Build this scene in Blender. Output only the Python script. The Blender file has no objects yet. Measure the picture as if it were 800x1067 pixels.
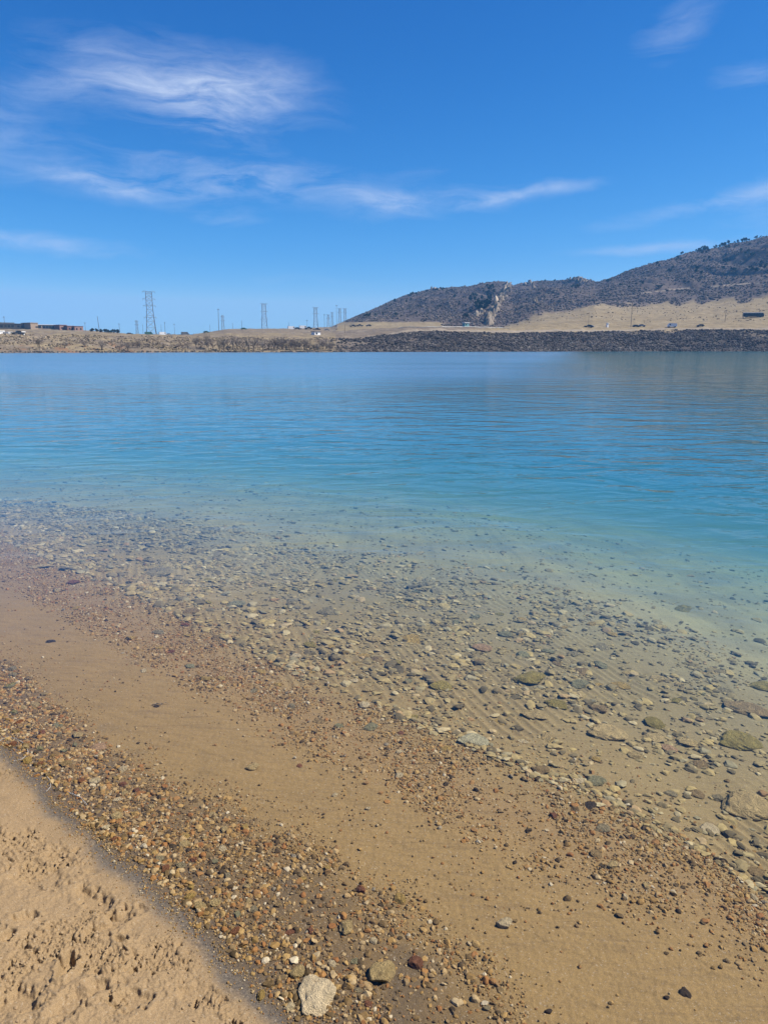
import bpy, bmesh, math, random
import numpy as np
from mathutils import Vector, Matrix, Euler
R = math.radians
rng = np.random.default_rng(11)
random.seed(11)
scene = bpy.context.scene
COL = scene.collection

# ------------------------------------------------------------------ camera, world, sun, exposure
FPX = 760.0
PITCH = math.atan((533.5 - 363.0) / FPX)
HC = 1.6
cam_d = bpy.data.cameras.new('camera')
cam = bpy.data.objects.new('camera', cam_d)
COL.objects.link(cam)
cam.location = (0, 0, HC)
cam.rotation_euler = (math.pi / 2 - PITCH, 0, 0)
cam_d.sensor_fit = 'VERTICAL'
cam_d.sensor_height = 36.0
cam_d.lens = FPX / 1067.0 * 36.0
cam_d.clip_start = 0.05
cam_d.clip_end = 20000
scene.camera = cam

SUN_AZ, SUN_EL = R(88), R(48)          # azimuth clockwise from straight ahead (+Y)
sun_d = bpy.data.lights.new('sun', 'SUN')
sun_d.energy = 5.0
sun_d.angle = R(0.5)
sun_d.color = (1.0, 0.93, 0.82)
sun = bpy.data.objects.new('sun', sun_d)
COL.objects.link(sun)
sdir = Vector((math.sin(SUN_AZ) * math.cos(SUN_EL), math.cos(SUN_AZ) * math.cos(SUN_EL), math.sin(SUN_EL)))
sun.rotation_euler = sdir.to_track_quat('Z', 'Y').to_euler()
sun.location = (30, 0, 40)

vs = scene.view_settings
vs.view_transform = 'Standard'
vs.look = 'None'
vs.exposure = 0.76
vs.gamma = 1
vs.use_curve_mapping = False
cy = scene.cycles
cy.use_denoising = True
cy.denoiser = 'OPENIMAGEDENOISE'
cy.denoising_prefilter = 'ACCURATE'
cy.max_bounces = 8
cy.diffuse_bounces = 2
cy.glossy_bounces = 2
cy.transmission_bounces = 2
cy.transparent_max_bounces = 16
cy.volume_bounces = 3
cy.caustics_reflective = False
cy.caustics_refractive = False
cy.sample_clamp_indirect = 6


class NT:
    """small helper round a node tree"""
    def __init__(self, tree):
        self.t = tree; self.n = tree.nodes; self.l = tree.links
        self.n.clear()

    def new(self, typ, **kw):
        nd = self.n.new(typ)
        for k, v in kw.items():
            setattr(nd, k, v)
        return nd

    def put(self, sock, v):
        if isinstance(v, bpy.types.NodeSocket):
            self.l.new(v, sock)
        elif v is not None:
            if isinstance(v, (tuple, list)) and sock.type == 'RGBA' and len(v) == 3:
                v = (*v, 1)
            sock.default_value = v

    def math(self, op, a, b=None, c=None, clamp=False):
        nd = self.new('ShaderNodeMath', operation=op, use_clamp=clamp)
        self.put(nd.inputs[0], a)
        if b is not None: self.put(nd.inputs[1], b)
        if c is not None: self.put(nd.inputs[2], c)
        return nd.outputs[0]

    def vmath(self, op, a, b=None):
        nd = self.new('ShaderNodeVectorMath', operation=op)
        self.put(nd.inputs[0], a)
        if b is not None: self.put(nd.inputs[1], b)
        return nd.outputs[0]

    def noise(self, vec, scale, detail=3, rough=.55, dist=0, out=0):
        nd = self.new('ShaderNodeTexNoise')
        self.put(nd.inputs['Vector'], vec)
        nd.inputs['Scale'].default_value = scale
        nd.inputs['Detail'].default_value = detail
        nd.inputs['Roughness'].default_value = rough
        nd.inputs['Distortion'].default_value = dist
        return nd.outputs[out]

    def mapr(self, v, a, b, c=0.0, d=1.0, smooth=False):
        nd = self.new('ShaderNodeMapRange')
        if smooth: nd.interpolation_type = 'SMOOTHSTEP'
        self.put(nd.inputs[0], v)
        for i, q in enumerate((a, b, c, d)):
            nd.inputs[i + 1].default_value = q
        return nd.outputs[0]

    def mix(self, f, a, b, blend='MIX'):
        nd = self.new('ShaderNodeMix', data_type='RGBA', blend_type=blend)
        self.put(nd.inputs[0], f); self.put(nd.inputs[6], a); self.put(nd.inputs[7], b)
        return nd.outputs[2]

    def ramp(self, f, stops, interp='LINEAR'):
        nd = self.new('ShaderNodeValToRGB')
        cr = nd.color_ramp; cr.interpolation = interp
        while len(cr.elements) > 1: cr.elements.remove(cr.elements[-1])
        for i, (p, c) in enumerate(stops):
            e = cr.elements[0] if i == 0 else cr.elements.new(p)
            e.position = p; e.color = (*c, 1) if len(c) == 3 else c
        self.put(nd.inputs[0], f)
        return nd.outputs[0]

    def attr(self, name, out=2):
        nd = self.new('ShaderNodeAttribute', attribute_name=name)
        return nd.outputs[out]

    def pos(self):
        return self.new('ShaderNodeNewGeometry').outputs['Position']

    def mapping(self, vec, scale=(1, 1, 1), rot=(0, 0, 0), loc=(0, 0, 0)):
        nd = self.new('ShaderNodeMapping')
        self.put(nd.inputs[0], vec)
        nd.inputs['Location'].default_value = loc
        nd.inputs['Rotation'].default_value = rot
        nd.inputs['Scale'].default_value = scale
        return nd.outputs[0]

    def bump(self, h, strength=1, dist=0.01, normal=None):
        nd = self.new('ShaderNodeBump')
        self.put(nd.inputs['Height'], h)
        self.put(nd.inputs['Strength'], strength)
        self.put(nd.inputs['Distance'], dist)
        if normal is not None: self.put(nd.inputs['Normal'], normal)
        return nd.outputs[0]


def ray(px, py):
    """direction of an 800x1067 photograph pixel in world axes"""
    u = (px - 400.0) / FPX; v = (py - 533.5) / FPX
    return (u, math.cos(PITCH) - math.sin(PITCH) * v, -(math.sin(PITCH) + math.cos(PITCH) * v))


def azel(px, py):
    d = Vector(ray(px, py)).normalized()
    return math.atan2(d.x, d.y), math.asin(d.z)


# ---- sky with thin cirrus
world = bpy.data.worlds.new("World")
scene.world = world
world.use_nodes = True
w = NT(world.node_tree)
sky = w.new('ShaderNodeTexSky', sky_type='NISHITA')
sky.sun_disc = False
sky.sun_elevation = SUN_EL
sky.sun_rotation = SUN_AZ
sky.altitude = 1800
sky.air_density = 1.0
sky.dust_density = 0.25
sky.ozone_density = 3.0
gen = w.new('ShaderNodeTexCoord').outputs['Generated']
sep = w.new('ShaderNodeSeparateXYZ'); w.put(sep.inputs[0], gen)
az = w.math('ARCTAN2', sep.outputs[0], sep.outputs[1])
el = w.math('ARCSINE', sep.outputs[2])
cmb = w.new('ShaderNodeCombineXYZ'); w.put(cmb.inputs[0], az); w.put(cmb.inputs[1], el)
ae = cmb.outputs[0]
warp = w.noise(ae, 6.0, 4, .55, out=1)
wv = w.vmath('SUBTRACT', warp, (.5, .5, .5))
sc_ = w.new('ShaderNodeVectorMath', operation='MULTIPLY'); w.put(sc_.inputs[0], wv); sc_.inputs[1].default_value = (.075, .04, 0)
aew = w.vmath('ADD', ae, sc_.outputs[0])
sep2 = w.new('ShaderNodeSeparateXYZ'); w.put(sep2.inputs[0], aew)
WISPS = [  # px, py, half width, half height (px), tilt (deg), strength
    (195, 88, 110, 30, -4, .46), (235, 100, 55, 25, 10, .42), (80, 95, 65, 12, 8, .28), (200, 122, 50, 14, -25, .35),
    (110, 55, 70, 12, -18, .08), (190, 192, 125, 17, 0, .44), (110, 196, 55, 7, -6, .38), (245, 192, 55, 16, 5, .30), (160, 165, 45, 6, -6, .22),
    (235, 230, 32, 6, -3, .38), (330, 190, 60, 20, -12, .18), (450, 213, 85, 12, 3, .50), (545, 204, 70, 6, 7, .46), (400, 212, 40, 8, -8, .25),
    (35, 250, 60, 7, -6, .46), (130, 262, 90, 10, -4, .20), (690, 257, 80, 5, 3, .50), (755, 210, 75, 7, 5, .50), (650, 232, 50, 7, 8, .12),
    (705, 28, 40, 22, 25, .24), (785, 82, 34, 14, 5, .26), (455, 174, 50, 9, 12, .16), (320, 292, 110, 6, -2, .10),
    (900, 190, 110, 20, 8, .40), (-90, 130, 110, 26, 0, .4)]
tot = None
for (px, py, hw, hh, tl, st) in WISPS:
    a0, e0 = azel(px, py)
    sx = hw / FPX; sy = hh / FPX
    c, s = math.cos(R(tl)), math.sin(R(tl))
    dx = w.math('SUBTRACT', sep2.outputs[0], a0); dy = w.math('SUBTRACT', sep2.outputs[1], e0)
    x1 = w.math('ADD', w.math('MULTIPLY', dx, c / sx), w.math('MULTIPLY', dy, s / sx))
    y1 = w.math('SUBTRACT', w.math('MULTIPLY', dy, c / sy), w.math('MULTIPLY', dx, s / sy))
    q = w.math('ADD', w.math('MULTIPLY', x1, x1), w.math('MULTIPLY', y1, y1))
    g = w.math('MULTIPLY', w.math('EXPONENT', w.math('MULTIPLY', q, -1.0)), st)
    tot = g if tot is None else w.math('ADD', tot, g)
streak = w.noise(w.mapping(aew, scale=(9, 44, 1), rot=(0, 0, R(-7))), 1.0, 9, .70, .6)
soft = w.noise(w.mapping(aew, scale=(4, 9, 1), loc=(3, 1, 0)), 1.2, 5, .55, .3)
tex = w.math('ADD', w.math('MULTIPLY', w.mapr(streak, .38, .66), .75), w.math('MULTIPLY', w.mapr(soft, .36, .68), .65))
cf = w.math('SUBTRACT', w.math('MULTIPLY', w.math('MULTIPLY', tot, .98), tex), .045, clamp=True)
cf = w.math('MINIMUM', cf, .8)
spc = w.new('ShaderNodeSeparateColor'); w.put(spc.inputs[0], sky.outputs[0])
cmc = w.new('ShaderNodeCombineColor')       # the clear, saturated blue of a phone camera at altitude
for ch, (k, ref, g, cap) in enumerate(((1.95, 3.47, 2.45, 2.9), (4.4, 5.12, 1.36, 5.0), (7.2, 6.44, .92, 7.8))):
    w.put(cmc.inputs[ch], w.math('MINIMUM', w.math('MULTIPLY', w.math('POWER', w.math('DIVIDE', spc.outputs[ch], ref), g), k), cap))
bg1 = w.new('ShaderNodeBackground'); w.put(bg1.inputs[0], cmc.outputs[0]); bg1.inputs[1].default_value = 0.07
bg2 = w.new('ShaderNodeBackground'); bg2.inputs[0].default_value = (.66, .74, .92, 1); bg2.inputs[1].default_value = 0.60
mx = w.new('ShaderNodeMixShader'); w.put(mx.inputs[0], cf); w.put(mx.inputs[1], bg1.outputs[0]); w.put(mx.inputs[2], bg2.outputs[0])
wo = w.new('ShaderNodeOutputWorld'); w.put(wo.inputs[0], mx.outputs[0])


# ------------------------------------------------------------------ numpy noise
_perm = np.random.default_rng(5).permutation(1024)
_gx = np.cos(np.arange(1024) * 2.399963); _gy = np.sin(np.arange(1024) * 2.399963)


def pn(x, y):
    xi = np.floor(x).astype(np.int64); yi = np.floor(y).astype(np.int64)
    fx = x - xi; fy = y - yi

    def g(ix, iy, dx, dy):
        h = _perm[(_perm[ix & 1023] + iy) & 1023]
        return _gx[h] * dx + _gy[h] * dy
    u = fx * fx * fx * (fx * (fx * 6 - 15) + 10); v = fy * fy * fy * (fy * (fy * 6 - 15) + 10)
    a = g(xi, yi, fx, fy); b = g(xi + 1, yi, fx - 1, fy)
    c = g(xi, yi + 1, fx, fy - 1); d = g(xi + 1, yi + 1, fx - 1, fy - 1)
    return (a + (b - a) * u) * (1 - v) + (c + (d - c) * u) * v * 1.0


def fbm(x, y, o=4, g=.5):
    s = 0; a = 1.0
    for i in range(o):
        s = s + a * pn(x + 17.3 * i, y - 9.1 * i); x = x * 2.03; y = y * 2.03; a *= g
    return s


def sstep(x, a, b):
    t = np.clip((x - a) / (b - a), 0, 1)
    return t * t * (3 - 2 * t)


# ------------------------------------------------------------------ the lie of the land
CONT = [(0.0, [(0, 775), (100, 868), (200, 960), (290, 1067)]),
        (-.022, [(0, 682), (60, 728), (150, 790), (250, 840), (350, 890), (430, 940), (520, 1010), (580, 1067)]),
        (-.045, [(0, 600), (100, 655), (200, 710), (300, 770), (400, 820), (500, 870), (600, 920), (700, 950), (800, 985)]),
        (-.095, [(0, 560), (150, 620), (250, 665), (370, 725), (500, 775), (600, 815), (700, 860), (800, 925)]),
        (-.42, [(0, 520), (200, 540), (400, 580), (600, 615), (800, 690)]),
        (-1.7, [(0, 466), (200, 478), (400, 502), (600, 530), (800, 580)]),
        (-4.5, [(0, 430), (400, 450), (800, 490)])]


def proj(px, py, z=0.0):
    d = ray(px, py); t = (HC - z) / -d[2]
    return d[0] * t, d[1] * t


CL = []
for z, pts in CONT:
    p = sorted(proj(x, y, z) for x, y in pts)
    xs = np.array([q[0] for q in p]); ys = np.array([q[1] for q in p])
    CL.append((z, xs, ys))
ENDS = [(-1.05, -1.3), (-1.0, -1.3), (-.95, -1.25), (-.85, -1.2), (-.4, -1.2), (-.3, -1.1), (-.3, -1.0)]


def lines(X):
    out = []
    wig = .05 * fbm(X * 1.3, X * 0 + 3.3, 3) + .022 * fbm(X * 7.3, X * 0 + 1.3, 3)
    for k, (z, xs, ys) in enumerate(CL):
        y = np.interp(X, xs, ys)
        sl, sr = ENDS[k]
        y = np.where(X < xs[0], ys[0] + (X - xs[0]) * sl, y)
        y = np.where(X > xs[-1], ys[-1] + (X - xs[-1]) * sr, y)
        y = y + wig * (1 if k < 4 else 3)
        if out: y = np.maximum(y, out[-1] + .25)
        out.append(y)
    return out


def u_of(X, Y):
    """0 at the water's edge, then 1, 2 ... at the successive edges of the beds; negative on dry sand (metres)"""
    L = lines(X)
    u = np.minimum(Y - L[0], 0.0) / 1.4
    for k in range(len(L) - 1):
        u = u + np.clip((Y - L[k]) / (L[k + 1] - L[k]), 0, 1)
    u = u + np.clip((Y - L[-1]) / 40.0, 0, 1)
    return u


ZK = [z for z, _ in CONT] + [-9.0]


def near_z(X, Y, u=None):
    if u is None: u = u_of(X, Y)
    z = np.interp(u, np.arange(len(ZK)), ZK)
    s = np.maximum(-u, 0)
    dry = .075 * s + .05 * sstep(s, 0, .5)
    z = np.where(u < 0, np.minimum(dry, .5 + .03 * s), z)
    return z


# far bank table: photo column -> shore distance and (distance, photo row) knots up to the skyline
FAR = [(-900, 300, (320, 359), (360, 350), (640, 343), (720, 342)),
       (0, 305, (325, 360), (362, 349.5), (640, 343), (720, 342)),
       (60, 305, (325, 359.5), (362, 349.3), (640, 344), (720, 343)),
       (100, 308, (328, 359), (370, 349), (600, 346), (720, 345)),
       (140, 312, (332, 359), (375, 349.5), (600, 349), (800, 348.3)),
       (200, 320, (342, 360), (380, 350.5), (600, 349.7), (800, 348.8)),
       (225, 322, (345, 360), (390, 350), (560, 346), (800, 345.3)),
       (240, 323, (346, 360), (390, 349.8), (560, 343.6), (800, 343.2)),
       (300, 326, (350, 361), (400, 350), (560, 343), (800, 342.8)),
       (345, 330, (352, 362), (400, 350), (560, 345), (900, 341)),
       (360, 332, (354, 362), (410, 349), (600, 343), (1150, 335)),
       (380, 336, (357, 362), (415, 348), (620, 341), (1150, 326)),
       (400, 340, (360, 361), (420, 346), (640, 340), (1150, 317)),
       (420, 345, (365, 360), (423, 343), (640, 339.5), (1150, 309)),
       (440, 350, (370, 360), (425, 342), (640, 339), (1150, 303)),
       (460, 355, (374, 360), (430, 341.6), (640, 339), (1160, 300.5)),
       (490, 360, (378, 360), (440, 341.6), (640, 339.5), (1200, 297)),
       (510, 366, (383, 360), (446, 342), (645, 340.5), (1200, 294)),
       (522, 371, (388, 360), (450, 342.5), (650, 341), (1200, 293.5)),
       (533, 375, (391, 360), (452, 343), (650, 339), (1212, 298)),
       (540, 378, (394, 360), (455, 343), (650, 337), (1225, 295.5)),
       (560, 385, (400, 360), (460, 343), (650, 332), (1250, 293)),
       (580, 392, (408, 360), (468, 343), (675, 328), (1275, 292)),
       (600, 400, (415, 360), (475, 343), (700, 324), (1290, 290.5)),
       (616, 405, (420, 360), (480, 343), (700, 321), (1250, 294.3)),
       (632, 412, (427, 360), (485, 343), (730, 320), (1180, 289.5)),
       (650, 420, (435, 360), (490, 343), (760, 320), (1150, 282)),
       (680, 432, (447, 360), (500, 343), (775, 319), (1180, 272)),
       (700, 440, (455, 360), (505, 343), (780, 318), (1200, 266)),
       (740, 444, (459, 360), (508, 343), (780, 316), (1250, 257.5)),
       (770, 447, (462, 360), (512, 343), (780, 312), (1280, 250)),
       (800, 450, (465, 360), (515, 343), (780, 309), (1300, 243)),
       (900, 455, (470, 360), (520, 342), (780, 300), (1350, 224)),
       (1100, 460, (475, 360), (525, 341), (780, 292), (1450, 205)),
       (3000, 460, (475, 360), (525, 341), (780, 300), (1450, 250))]


def col_az(px):
    d = ray(px, 363); return math.atan2(d[0], d[1])


F_AZ = np.array([col_az(f[0]) for f in FAR])
F_R = np.array([f[1] for f in FAR], float)
F_KR = [np.array([f[2 + k][0] for f in FAR], float) for k in range(4)]


def zat(px, py, r):
    d = ray(px, py); return HC + d[2] / math.hypot(d[0], d[1]) * r


F_KZ = [np.array([zat(min(max(f[0], 0), 800) if abs(f[0]) > 1500 or f[0] < 0 else f[0], f[2 + k][1], f[2 + k][0]) for f in FAR]) for k in range(4)]


def far_z(X, Y):
    a = np.arctan2(X, Y); r = np.hypot(X, Y)
    r0 = np.interp(a, F_AZ, F_R)
    kr = [np.interp(a, F_AZ, q) for q in F_KR]; kz = [np.interp(a, F_AZ, q) for q in F_KZ]
    rr = [r0 - 60, r0] + kr + [kr[3] * 1.35, kr[3] * 3]
    zz = [r0 * 0 - 9, r0 * 0] + kz + [kz[3] * .75, kz[3] * .35]
    z = zz[0]
    for k in range(len(rr) - 1):
        t = np.clip((r - rr[k]) / (rr[k + 1] - rr[k]), 0, 1)
        if k == 4: t = t ** .8 * .35 + t * .65
        z = z + (zz[k + 1] - zz[k]) * t
    bank = sstep(r, r0 + 2, r0 + 12)
    hill = sstep(r, kr[2], kr[2] + 120)
    steep = np.clip((kz[3] - kz[2]) / 120.0, 0, 1)
    n = bank * .8 * fbm(X / 9.0, Y / 9.0, 4) + bank * (1 - hill) * 1.0 * fbm(X / 45.0, Y / 45.0, 3) * sstep(a, -2, -.05) * 0.4
    gl = fbm(X / 60.0 + Y / 200.0, Y / 160.0, 4)
    fade = 1 - .75 * sstep(r, kr[3] - 160, kr[3] - 10)
    n = n + hill * steep * (gl * 17.0 * fade + fbm(X / 16.0, Y / 16.0, 3) * 1.6)
    # left bluff: gullied face
    n = n + bank * (1 - sstep(r, r0 + 35, r0 + 60)) * (1 - sstep(a, -.1, 0)) * 1.2 * np.abs(fbm(X / 11.0, Y / 30.0, 3))
    return z + n


PITS = []   # (x, y, radius, depth, elongation, angle) footprints and scuffs in the dry sand
for (px, py, rad, dep, elo, ang) in [(70, 1002, .030, .030, 2.2, 105), (118, 948, .045, .020, 3.0, 60), (98, 925, .05, .018, 2.6, -35), (10, 978, .025, .02, 1.5, 70),
                                     (26, 955, .03, .018, 1.6, 20), (147, 930, .022, .012, 1.8, -30), (188, 985, .014, .014, 1.5, 0), (125, 970, .02, .02, 1.3, 20),
                                     (90, 992, .10, .012, 1.2, 10), (40, 905, .09, .012, 1.4, -30), (205, 1020, .05, .012, 1.6, -20), (140, 1035, .05, .016, 1.5, 40),
                                     (60, 880, .05, .010, 1.6, -40), (75, 1050, .05, .016, 1.5, 70), (20, 1050, .07, .02, 1.2, 0), (102, 1025, .03, .018, 1.4, -10),
                                     (28, 855, .02, .008, 2.0, -40), (95, 893, .02, .01, 1.6, 0), (160, 985, .08, .01, 1.3, 30), (55, 960, .018, .014, 1.6, 40)]:
    x, y = proj(px, py, .06)
    PITS.append((x, y, rad, dep, elo, R(ang)))


def surf(X, Y):
    """full height of the ground, with the small relief near the camera"""
    X = np.asarray(X, float); Y = np.asarray(Y, float)
    r = np.hypot(X, Y)
    u = u_of(X, Y)
    z = near_z(X, Y, u)
    nearm = 1 - sstep(r, 12, 25)
    dry = sstep(-u, .015, .12) * nearm
    # dry sand
    wx = X + .03 * fbm(X * 7, Y * 7, 2); wy = Y + .03 * fbm(Y * 7 + 5, X * 7, 2)
    lump = fbm(wx * 5, wy * 5, 3) * .007
    patch = sstep(fbm(X * 4.1 + 7, Y * 4.1, 3), .02, .30)
    crumb = np.abs(fbm(wx * 38, wy * 38, 4, .7)) * .015 - .004
    pit = -sstep(fbm(wx * 30 + 3, wy * 30, 3, .6), .34, .43) * .022
    d = lump + .35 * np.abs(fbm(wx * 11 + 4, wy * 11, 3)) * .012 + patch * (crumb + pit) + fbm(X * 120, Y * 120, 2) * .0022
    for (x, y, rad, dep, elo, ang) in PITS:
        ca, sa = math.cos(ang), math.sin(ang)
        a = ((X - x) * ca + (Y - y) * sa) / (rad * .75 * elo); b = (-(X - x) * sa + (Y - y) * ca) / (rad * .75)
        q = np.sqrt(a * a + b * b) + .7 * fbm(X * 34 + x, Y * 34, 3)
        d = d - .8 * dep * (1 - sstep(q, .45, 1.0)) + dep * .25 * np.exp(-((q - 1.25) / .28) ** 2)
    z = z + dry * d
    # rippled sand on the bed: crests run roughly away from the shore
    mid = sstep(u, 2.4, 2.9) * (1 - sstep(u, 3.75, 4.1)) * nearm
    rp = sstep(fbm(X * .9 + 2, Y * .9 + 5, 2), -.12, .12)
    ph = (X * 1.0 + Y * .35) * 2 * math.pi / .062 + 3.0 * fbm(X * 1.6, Y * 1.6, 2) * 2
    z = z + mid * rp * .0036 * (1 - np.abs(np.sin(ph / 2)) * 2 + .3)
    wet = sstep(u, 0, .2) * nearm
    z = z + wet * (.006 * fbm(X * 3, Y * 3, 3) * sstep(u, 0, 2) + .0016 * fbm(X * 60, Y * 60, 2)) + wet * sstep(u, 3, 4) * .03 * fbm(X * 1.1, Y * 1.1, 3)
    # faint current marks on the sand bar
    bar = sstep(u, .9, 1.2) * (1 - sstep(u, 2.0, 2.6)) * nearm
    z = z + bar * .0040 * fbm((X * .82 + Y * .1) * 5, (Y * .95 + X * .35) * 26, 3)
    far = far_z(X, Y)
    return np.maximum(z, np.where(r > 150, far, -9))


def hit(px, py, r0=.8, r1=60, n=4000):
    d = ray(px, py); h = math.hypot(d[0], d[1])
    rr = np.exp(np.linspace(math.log(r0), math.log(r1), n))
    X = d[0] / h * rr; Y = d[1] / h * rr
    z = surf(X, Y); zr = HC + d[2] / h * rr
    k = np.argmax(z >= zr)
    if z[k] < zr[k]: k = n - 1
    return X[k], Y[k], z[k]


def farpt(px, r):
    d = ray(px, 363); h = math.hypot(d[0], d[1])
    x, y = d[0] / h * r, d[1] / h * r
    return x, y, float(surf(np.array([x]), np.array([y]))[0])


# ------------------------------------------------------------------ mesh helpers
def mesh_np(name, V, Fc, mats=(), smooth=True, attrs=None):
    """V (n,3), Fc (m,k) int array"""
    me = bpy.data.meshes.new(name)
    V = np.ascontiguousarray(V, np.float32); Fc = np.ascontiguousarray(Fc, np.int32)
    k = Fc.shape[1]
    me.vertices.add(len(V)); me.vertices.foreach_set('co', V.ravel())
    me.loops.add(Fc.size); me.loops.foreach_set('vertex_index', Fc.ravel())
    me.polygons.add(len(Fc)); me.polygons.foreach_set('loop_start', np.arange(0, Fc.size, k, dtype=np.int32))
    me.polygons.foreach_set('use_smooth', np.full(len(Fc), smooth))
    for m in mats: me.materials.append(m)
    for an, av in (attrs or {}).items():
        a = me.attributes.new(an, 'FLOAT', 'POINT'); a.data.foreach_set('value', np.ascontiguousarray(av, np.float32))
    me.update(calc_edges=True)
    return me


def link(name, me, parent=None, loc=None):
    o = bpy.data.objects.new(name, me); COL.objects.link(o)
    if parent is not None: o.parent = parent
    if loc is not None: o.location = loc
    return o


def tag(o, label=None, cat=None, group=None, kind=None):
    if label: o['label'] = label
    if cat: o['category'] = cat
    if group: o['group'] = group
    if kind: o['kind'] = kind
    return o


def empty(name, loc=(0, 0, 0), rz=0):
    o = bpy.data.objects.new(name, None); COL.objects.link(o)
    o.location = loc; o.rotation_euler = (0, 0, rz); o.empty_display_size = .1
    return o


class MB:
    """collects boxes, tubes and prisms; build() links them as one mesh object"""
    def __init__(self): self.v = []; self.f = []

    def add(self, vs, fs):
        b = len(self.v); self.v += [tuple(x) for x in vs]; self.f += [tuple(i + b for i in f) for f in fs]
        return self

    def box(self, c, s, rz=0, taper=1.0):
        hx, hy, hz = s[0] / 2, s[1] / 2, s[2] / 2
        ca, sa = math.cos(rz), math.sin(rz); vs = []
        for z, k in ((-hz, 1), (hz, taper)):
            for x, y in ((-hx, -hy), (hx, -hy), (hx, hy), (-hx, hy)):
                x *= k; y *= k
                vs.append((c[0] + x * ca - y * sa, c[1] + x * sa + y * ca, c[2] + z))
        return self.add(vs, [(0, 3, 2, 1), (4, 5, 6, 7), (0, 1, 5, 4), (1, 2, 6, 5), (2, 3, 7, 6), (3, 0, 4, 7)])

    def tube(self, a, b, ra, rb=None, n=5):
        rb = ra if rb is None else rb
        a = Vector(a); b = Vector(b); d = (b - a)
        if d.length < 1e-6: return self
        q = d.to_track_quat('Z', 'Y'); vs = []
        for p, r in ((a, ra), (b, rb)):
            for i in range(n):
                t = 2 * math.pi * i / n
                vs.append(p + q @ Vector((r * math.cos(t), r * math.sin(t), 0)))
        fs = [(i, (i + 1) % n, n + (i + 1) % n, n + i) for i in range(n)] + [tuple(range(n - 1, -1, -1)), tuple(range(n, 2 * n))]
        return self.add(vs, fs)

    def mesh(self, name, mat, smooth=False):
        me = bpy.data.meshes.new(name); me.from_pydata(self.v, [], self.f)
        me.materials.append(mat)
        if smooth:
            for p in me.polygons: p.use_smooth = True
        return me

    def build(self, name, mat, parent=None, loc=None, smooth=False):
        return link(name, self.mesh(name, mat, smooth), parent, loc)


def icos(sub):
    bm = bmesh.new(); bmesh.ops.create_icosphere(bm, subdivisions=sub, radius=1)
    V = np.array([v.co[:] for v in bm.verts]); Fc = np.array([[v.index for v in f.verts] for f in bm.faces]); bm.free()
    return V, Fc


def stone_shape(sub, seed, flat=.6, facets=8, rough=.06, soft=.12):
    rs = np.random.default_rng(seed)
    V, Fc = icos(sub)
    V = V.copy()
    for _ in range(facets):
        n = rs.normal(size=3); n /= np.linalg.norm(n)
        h = rs.uniform(.55, .86)
        d = V @ n
        over = np.maximum(d - h, 0)
        V -= np.outer(over * (1 - soft), n)
    a, b = rs.uniform(0, 50, 2)
    nz = fbm(V[:, 0] * 2 + a + V[:, 2] * 1.3, V[:, 1] * 2 + b - V[:, 2], 3)
    V *= (1 + rough * nz * 2)[:, None]
    V[:, 2] *= flat
    V[:, 1] *= rs.uniform(.65, .9)
    V /= np.abs(V[:, 0]).max()
    return V, Fc


def scatter_mesh(name, variants, P, S, YAW, TILT, tone, mat, smooth=True):
    """one mesh holding many small copies: P (n,3), S (n,) half-length, tone (n,)"""
    vid = rng.integers(0, len(variants), len(P))
    VV, FF, TT = [], [], []; base = 0
    for k, (V, Fc) in enumerate(variants):
        m = np.where(vid == k)[0]
        if not len(m): continue
        c, s = np.cos(YAW[m]), np.sin(YAW[m]); ct, st = np.cos(TILT[m]), np.sin(TILT[m])
        x, y, z = (V[None, :, i] * S[m][:, None] for i in range(3))
        y2 = y * ct[:, None] - z * st[:, None]; z2 = y * st[:, None] + z * ct[:, None]
        X = x * c[:, None] - y2 * s[:, None] + P[m, 0:1]; Y = x * s[:, None] + y2 * c[:, None] + P[m, 1:2]; Z = z2 + P[m, 2:3]
        W = np.stack([X, Y, Z], -1).reshape(-1, 3)
        idx = (Fc[None] + (np.arange(len(m)) * len(V))[:, None, None]).reshape(-1, 3) + base
        VV.append(W); FF.append(idx); TT.append(np.repeat(tone[m], len(V))); base += len(W)
    return mesh_np(name, np.concatenate(VV), np.concatenate(FF), [mat], smooth, {'tone': np.concatenate(TT)})


# ------------------------------------------------------------------ materials
def mat(name):
    m = bpy.data.materials.new(name); m.use_nodes = True
    return m, NT(m.node_tree)


def principled(t, color, rough=.8, normal=None, spec=.5, metallic=0, k=.60):
    b = t.new('ShaderNodeBsdfPrincipled')
    if isinstance(color, bpy.types.NodeSocket):
        sc = t.new('ShaderNodeVectorMath', operation='SCALE'); t.put(sc.inputs[0], color); sc.inputs[3].default_value = k; color = sc.outputs[0]
    t.put(b.inputs['Base Color'], color); t.put(b.inputs['Roughness'], rough)
    b.inputs['Specular IOR Level'].default_value = spec; b.inputs['Metallic'].default_value = metallic
    if normal is not None: t.put(b.inputs['Normal'], normal)
    o = t.new('ShaderNodeOutputMaterial'); t.put(o.inputs[0], b.outputs[0])
    return b


def simple(name, c, rough=.7, var=.12, scale=4.0, metallic=0, spec=.5, k=.62):
    m, t = mat(name)
    g = t.new('ShaderNodeTexCoord').outputs['Object']
    n = t.noise(g, scale, 4, .6)
    f = t.mapr(n, .25, .75, 1 - var, 1 + var)
    cc = t.new('ShaderNodeVectorMath', operation='SCALE'); cc.inputs[0].default_value = c; t.put(cc.inputs[3], f)
    principled(t, cc.outputs[0], rough, None, spec, metallic, 1.0 if min(c) > .7 else k)
    return m


SAND_DRY = (.41, .28, .145)
SAND_WET = (.355, .225, .108)


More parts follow.
